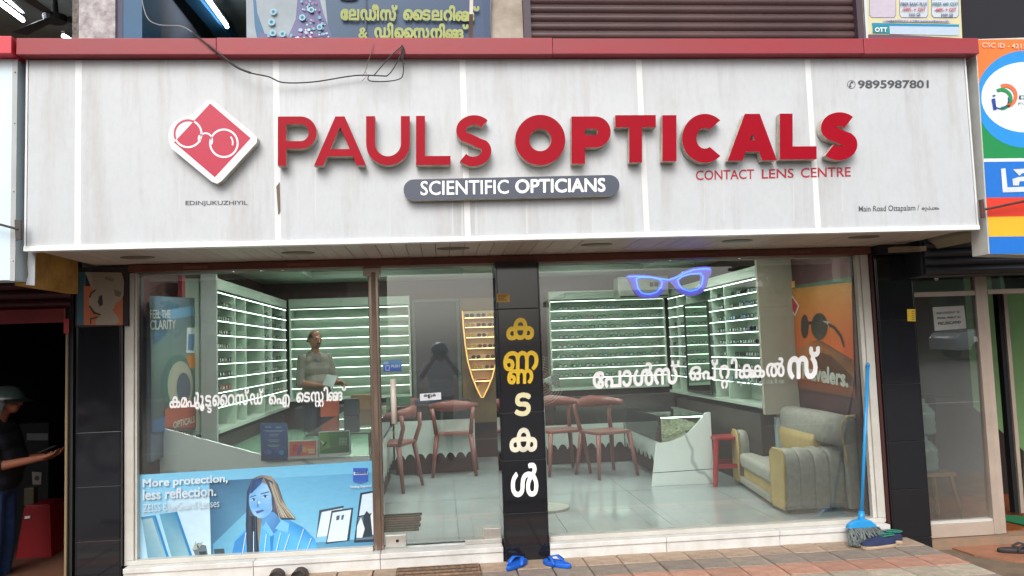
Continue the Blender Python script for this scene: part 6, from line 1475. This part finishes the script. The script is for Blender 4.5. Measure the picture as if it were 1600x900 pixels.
P_ += [((110, 50, 96), circ(545, -2, 15, 14, 4)), ((24, 48, 72), rect(571, -38, 573, 73))]
art('print', bn, bp, P_, step=.00012)
bt_ = lambda x, y: at(x, y, y=5.632); YG = mat('banner_yellow', (168, 176, 104), .6, var=.08, scale=15)
mm = lambda tok, bl, br, tl: letter_mesh('lettering', compose(tok, .05), bl, br, tl, bt_, YG, bn)
mm(['േല', 'ഡീ', 'സ്'], (532, 32), (621, 33), (532, 6)); mm(['ൈട', 'ല', 'റി', -.06, [('ങ', .9, 0, 0), ('ങ', .9, .42, 0)], -.14, '്'], (630, 32), (749, 34), (630, 7))
text('lettering', '&', (560, 60), (574, 60), (560, 43), bt_, YG, bn, .03); mm(['ഡി', 'ൈസ', 'നി', -.06, [('ങ', .9, 0, 0), ('ങ', .9, .42, 0)], -.14, '്'], (585, 60), (732, 62), (585, 35))
b = MB(); A_, B_ = at(737, -30, y=5.05), at(735.5, 68, y=5.0); b.tube([A_, A_.lerp(B_, .55)], .016, 4); b.build('conduit', mat('pale_pipe', (190, 178, 170), .6, var=.1), label='pale upper length of pipe standing in front of the tailoring banner', cat='pipe')
b = MB(); b.tube([A_.lerp(B_, .56), B_], .018, 4); b.build('charred_post', mat('brown_post', (78, 58, 50), .8, var=.3), label='rough brown post below the pale pipe on the slab edge', cat='post')
# brown shutter
bs = thing('roller_shutter', 'wide closed brown roller shutter on the storey above', 'roller shutter', (2, 5.7, ZS)); BSM = mat('shutter_brown', (84, 62, 60), .4, var=.18, scale=3, stretch=(.4, 1, 1), tint=(66, 46, 50), bump=.1)
xa, xb = U_(829, 35).x, U_(1335, 35).x
n_ = 6; pr = [(k*.058/n_, -.016*math.sin(math.pi*k/n_)**.8) for k in range(n_+1)]+[(.060, .004), (.065, .004)]
sme = MB().loft([[(x, dy, z) for z, dy in pr]+[(x, .012, .065), (x, .012, 0)] for x in (0, xb-xa)]).mesh('slat', BSM)
for k in range(25): link('slat', sme, bs).location = (xa, 5.72, ZS+.002+k*.0665)
MB().box(U_(818, 35, 5.68).x, xa-.002, 5.66, 5.80, ZS, 5.2).build('guide_rail', mat('purple_brown', (72, 56, 66), .5, var=.08), bs); MB().box(xb+.002, U_(1347, 35, 5.68).x, 5.66, 5.80, ZS, 5.2).build('guide_rail', mat('purple_brown'), bs)
# price poster
pp = lambda x, y: at(x, y, y=5.66)
pr_ = thing('price_poster', 'cream broadband price poster with rounded tariff boxes above the sign', 'poster', tuple(pp(1425, 66)))
MB().prism([pp(1349, -40), pp(1499, -40), pp(1504, 70), pp(1356, 72)], (0, .004, 0)).build('sheet', mat('poster_cream', (206, 200, 160), .6, var=.05), pr_)
P_ = [((196, 206, 214), [(1347.5, -39), (1352, -39), (1357, 71), (1354, 71)])]
for x0, x1_, c in ((1358, 1400, (186, 176, 190)), (1405, 1450, (188, 196, 206)), (1455, 1498, (188, 196, 206))): P_ += [((80, 84, 110), [(x0, -38), (x1_, -38), (x1_, 24), (x1_-3, 28), (x0+4, 28), (x0, 24)]), (c, [(x0+.7, -37), (x1_-.7, -37), (x1_-.7, 23.5), (x1_-3.5, 27.2), (x0+4, 27.2), (x0+.7, 23.5)])]
P_ += [((22, 132, 176), [(1362, 36), (1498, 38.5), (1498, 42.5), (1362, 40)]), ((24, 130, 140), [(1363, 40), (1389, 40), (1390, 53), (1363, 52)]), ((176, 192, 210), [(1390, 41), (1498, 42.5), (1498, 56), (1390, 53.5)]), ((104, 70, 84), [(1356, 54), (1400, 54.5), (1500, 60), (1502, 69), (1356, 69)]),
       ((190, 186, 196), [(1380, 29.5), (1484, 31.5), (1484, 36), (1380, 34)])]
art('print', pr_, pp, P_, step=.0004)
pt = lambda x, y: at(x, y, y=5.65); I1, I2, I3 = mat('ink_navy', (44, 66, 110), .6), mat('ink_red', (190, 50, 60), .6), mat('ink_teal', (20, 120, 130), .6)
for s, x0, x1_, y_, h_, m in (('FIBER BASIC PLUS', 1407, 1448, 9, 5, I1), ('-599/- + GST', 1409, 1446, 18, 6, I2), ('3300 GB', 1420, 1438, 25.5, 4.5, I1), ('FIBER 449 CS37', 1457, 1497, 9, 5, I3), ('-449/- + GST', 1460, 1494, 18.5, 6, I2), ('3300 GB', 1470, 1489, 26, 4.5, I1),
                                  ('OTT', 1367, 1386, 50, 7, PUREW), ('0491 - 2504700, 9400', 1372, 1470, 67, 4, PUREW)): text('lettering', s, (x0, y_), (x1_, y_), (x0, y_-h_), pt, m, pr_, .02)
letter_mesh('lettering', compose(['എല്ലാ', .2, 'വിവരങ്ങൾ'], .03), (1384, 34), (1482, 35.5), (1384, 30.5), pt, I1, pr_)
# dark opening at the top right
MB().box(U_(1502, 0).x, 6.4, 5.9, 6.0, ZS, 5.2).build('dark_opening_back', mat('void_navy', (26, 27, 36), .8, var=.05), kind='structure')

# ================================================================== across the road (seen in the glass)
def far_building(label, x0, x1, z1, col, y=-22):
    t = thing('building', label, 'building', ((x0+x1)/2, y, 0), 'buildings across the road'); m = mat('facade_%d' % col[0], col, .85, var=.15, scale=1.5, bump=.2)
    MB().box(x0, x1, y-6, y, -.02, z1).build('wall', m, t); MB().box(x0-.3, x1+.3, y-6, y+1.0, z1, z1+.25).build('roof', CONC, t); MB().box(x0, x1, y, y+1.2, 3.0, 3.15).build('canopy', CONC, t)
    n = int((x1-x0)/2.4)
    for k in range(n):
        xx = x0+.5+k*(x1-x0-.6)/n
        MB().box(xx, xx+1.7, y-.05, y+.02, .1, 2.6).build('shutter', mat('far_shutter_%d' % (k % 3), [(60, 70, 80), (90, 50, 46), (40, 60, 56)][k % 3], .5), t)
        if z1 > 5: MB().box(xx+.2, xx+1.3, y-.05, y+.02, 4.0, 5.2).build('window', mat('far_glass', (40, 46, 50), .1), t)
far_building('cream two storey shop building across the road', -13, -2.5, 6.4, (150, 142, 124)); far_building('low grey shop building across the road', 5.5, 16, 3.6, (120, 124, 120)); far_building('brown shop building across the road, farthest left', -26, -14, 6.6, (116, 92, 78)); far_building('pale green building across the road, farthest right', 17, 30, 6.2, (110, 128, 108))
LF = [mat('leaf_%d' % k, c, .7, var=.2, scale=3) for k, c in enumerate(((44, 70, 34), (60, 88, 42), (34, 54, 30)))]
def tree(x, y, h, r, label):
    t = thing('tree', label, 'tree', (x, y, 0), 'trees across the road'); rr = random.Random(int(x*10))
    MB().tube([(x, y, -.02), (x+.1, y, h*.4), (x-.1, y+.1, h*.7)], [.22, .16, .08], 8).build('trunk', mat('bark', (84, 70, 58), .9, var=.2, bump=.6), t)
    for k in range(5):
        a_ = k*1.26; MB().tube([(x+.05, y, h*.42), (x+r*.5*math.cos(a_), y+r*.5*math.sin(a_), h*.62+.2*k), (x+r*.8*math.cos(a_), y+r*.8*math.sin(a_), h*.78)], [.09, .05, .02], 5).build('branch', mat('bark'), t)
    b = MB()
    cl_ = [(x+rr.gauss(0, r*.5), y+rr.gauss(0, r*.5), h*.75+rr.gauss(0, r*.35), rr.uniform(.5, 1.0)) for _ in range(26)]
    for cx_, cy_, cz_, cr_ in cl_:
        for _ in range(190):
            v = Vector((rr.gauss(0, 1), rr.gauss(0, 1), rr.gauss(0, 1))).normalized()*cr_*rr.uniform(.5, 1); p = Vector((cx_, cy_, cz_))+v; a_ = Vector((rr.uniform(-1, 1), rr.uniform(-1, 1), rr.uniform(-.6, .6))).normalized()*.17; c__ = a_.orthogonal().normalized()*.10
            b.face([p-a_, p+c__, p+a_, p-c__], rr.randrange(3))
    b.build('crown', LF, t)
tree(-5.6, -19, 5.0, 1.7, 'low leafy tree across the road before the right half of the cream building'); tree(-9, -19.5, 6, 2.2, 'smaller tree across the road in front of the cream building'); tree(15.5, -19.5, 6.5, 2.4, 'leafy tree across the road in front of the grey building')
# white car
def car(label, x, y, rz, body):
    t = thing('parked_car', label, 'car', (0, 0, 0)); prof = [(-2.1, .35), (-2.12, .75), (-1.95, .95), (-1.2, 1.02), (-.55, 1.45), (.9, 1.5), (1.6, 1.05), (2.05, .98), (2.1, .4)]
    b = MB(); b.loft([[(x_, yy*(1 if z_ < 1.06 else .84), z_) for x_, z_ in prof] for yy in (-.86, -.80, .80, .86)]); b.build('body', body, t, bevel=.03, smooth=True)
    GLS = mat('car_glass', (20, 28, 30), .08)
    for s in (-1, 1):
        MB().prism([(-1.05, s*.80, 1.05), (-.52, s*.735, 1.40), (.15, s*.735, 1.43), (.15, s*.80, 1.05)], (0, s*.02, 0)).build('window', GLS, t); MB().prism([(.22, s*.80, 1.05), (.22, s*.735, 1.43), (.86, s*.735, 1.44), (1.4, s*.80, 1.06)], (0, s*.02, 0)).build('window', GLS, t)
        for xw in (-1.3, 1.3):
            b = MB(); b.tube([(xw, s*.70, .33), (xw, s*.885, .33)], .33, 24); o = b.build('wheel', mat('tyre', (24, 24, 24), .8), t); b = MB(); b.tube([(xw, s*.886, .33), (xw, s*.90, .33)], .20, 16); b.build('rim', mat('alloy', (170, 170, 172), .3, metal=.6), o)
        MB().ball((-2.02, s*.62, .78), .10, .16, .08, n=10).build('headlight', mat('lamp_glass', (200, 205, 210), .1), t, smooth=True); MB().ball((-.95, s*.93, 1.08), .06, .09, .06, n=8).build('mirror', body, t, smooth=True)
    MB().prism([(-1.16, -.66, 1.06), (-1.16, .66, 1.06), (-.60, .60, 1.43), (-.60, -.60, 1.43)], (-.02, 0, .02)).build('windscreen', GLS, t)
    t.location = (x, y, 0); t.rotation_euler = (0, 0, rz)
car('white hatchback parked across the road, mirrored in the neighbouring glass', at(1555, 500, y=27).x, -15.2, rad(3), mat('car_white', (200, 204, 204), .25, coat=.6, var=.02))
vv = at(130, 605, z=0); car('silver car parked across the road on the left', vv.x+.6, 11.4-vv.y, rad(176), mat('car_grey', (170, 174, 178), .25, coat=.6, var=.02))
# motorcycle behind the photographer
mc = thing('motorcycle', 'black parked motorcycle on the road, mirrored in the left granite pillar', 'motorcycle', (0, 0, 0)); MBK = mat('bike_black', (22, 24, 26), .3)
for xw in (-.62, .62):
    b = MB(); b.tube([(xw+.29*math.cos(a_), 0, .31+.29*math.sin(a_)) for a_ in [2*math.pi*k/24 for k in range(25)]], .045, 8); o = b.build('wheel', mat('tyre'), mc, smooth=True)
    for k in range(6): a_ = k*math.pi/3; MB().tube([(xw, 0, .31), (xw+.26*math.cos(a_), 0, .31+.26*math.sin(a_))], .008, 4).build('spoke', STEEL, o)
b = MB(); b.tube([(-.62, 0, .31), (-.42, 0, .78), (-.36, 0, .98)], .03, 6); b.build('fork', STEEL, mc); b = MB(); b.ball((-.12, 0, .80), .26, .13, .13, n=14); b.build('fuel_tank', mat('bike_red', (120, 24, 28), .2, coat=.6), mc, smooth=True)
MB().box(.08, .72, -.11, .11, .74, .84).build('saddle', MBK, mc, bevel=.03); MB().box(-.22, .22, -.12, .12, .30, .62).build('engine', mat('engine_grey', (90, 92, 94), .4, metal=.6), mc, bevel=.03)
MB().tube([(-.30, -.34, 1.02), (-.38, -.1, .98), (-.38, .1, .98), (-.30, .34, 1.02)], .014, 6).build('handlebar', STEEL, mc); MB().ball((-.5, 0, .90), .07, .09, .09, n=10).build('headlight', mat('lamp_glass'), mc, smooth=True)
MB().tube([(.1, .12, .34), (.75, .14, .42)], .035, 8).build('exhaust', STEEL, mc)
vv = at(152, 738, z=0); mc.location = (vv.x-.45, 11.4-vv.y, -.01); mc.rotation_euler.z = rad(168)
# the photographer, seen only mirrored in the door glass
A = {-1: ((-.19, .0, 1.40), (-.30, -.10, 1.22), (-.11, -.30, 1.47), (.5, -.5, .8), (.3, -1, 0), .4), 1: ((.19, .0, 1.40), (.30, -.10, 1.22), (.11, -.30, 1.47), (-.5, -.5, .8), (-.3, -1, 0), .4)}
pg = person('person', 'photographer in a helmet and white shirt standing in the road holding up a phone', (.0, -.52, -.01), rad(180), 1.0, A, (mat('white_shirt', (235, 235, 240), .85, var=.08, bump=.3, bscale=14), mat('black_trousers', (24, 25, 30), .9), SK, DARK))
b = MB(); cap_mesh(b, (0, .0, 1.62), .130, .148, .130, .05, n=24); b.build('helmet', mat('helmet_white', (150, 152, 156), .25, coat=.5), pg, smooth=True)
tp_ = thing('phone', 'phone held up by the photographer in the road', 'phone', (0, -.12, 1.6)); MB().box(-.08, .08, -.14, -.132, 1.52, 1.60).build('phone_body', mat('phone_black'), tp_)

for t in (pm_, hm, pg):
    for c in t.children: c.matrix_parent_inverse = Matrix()
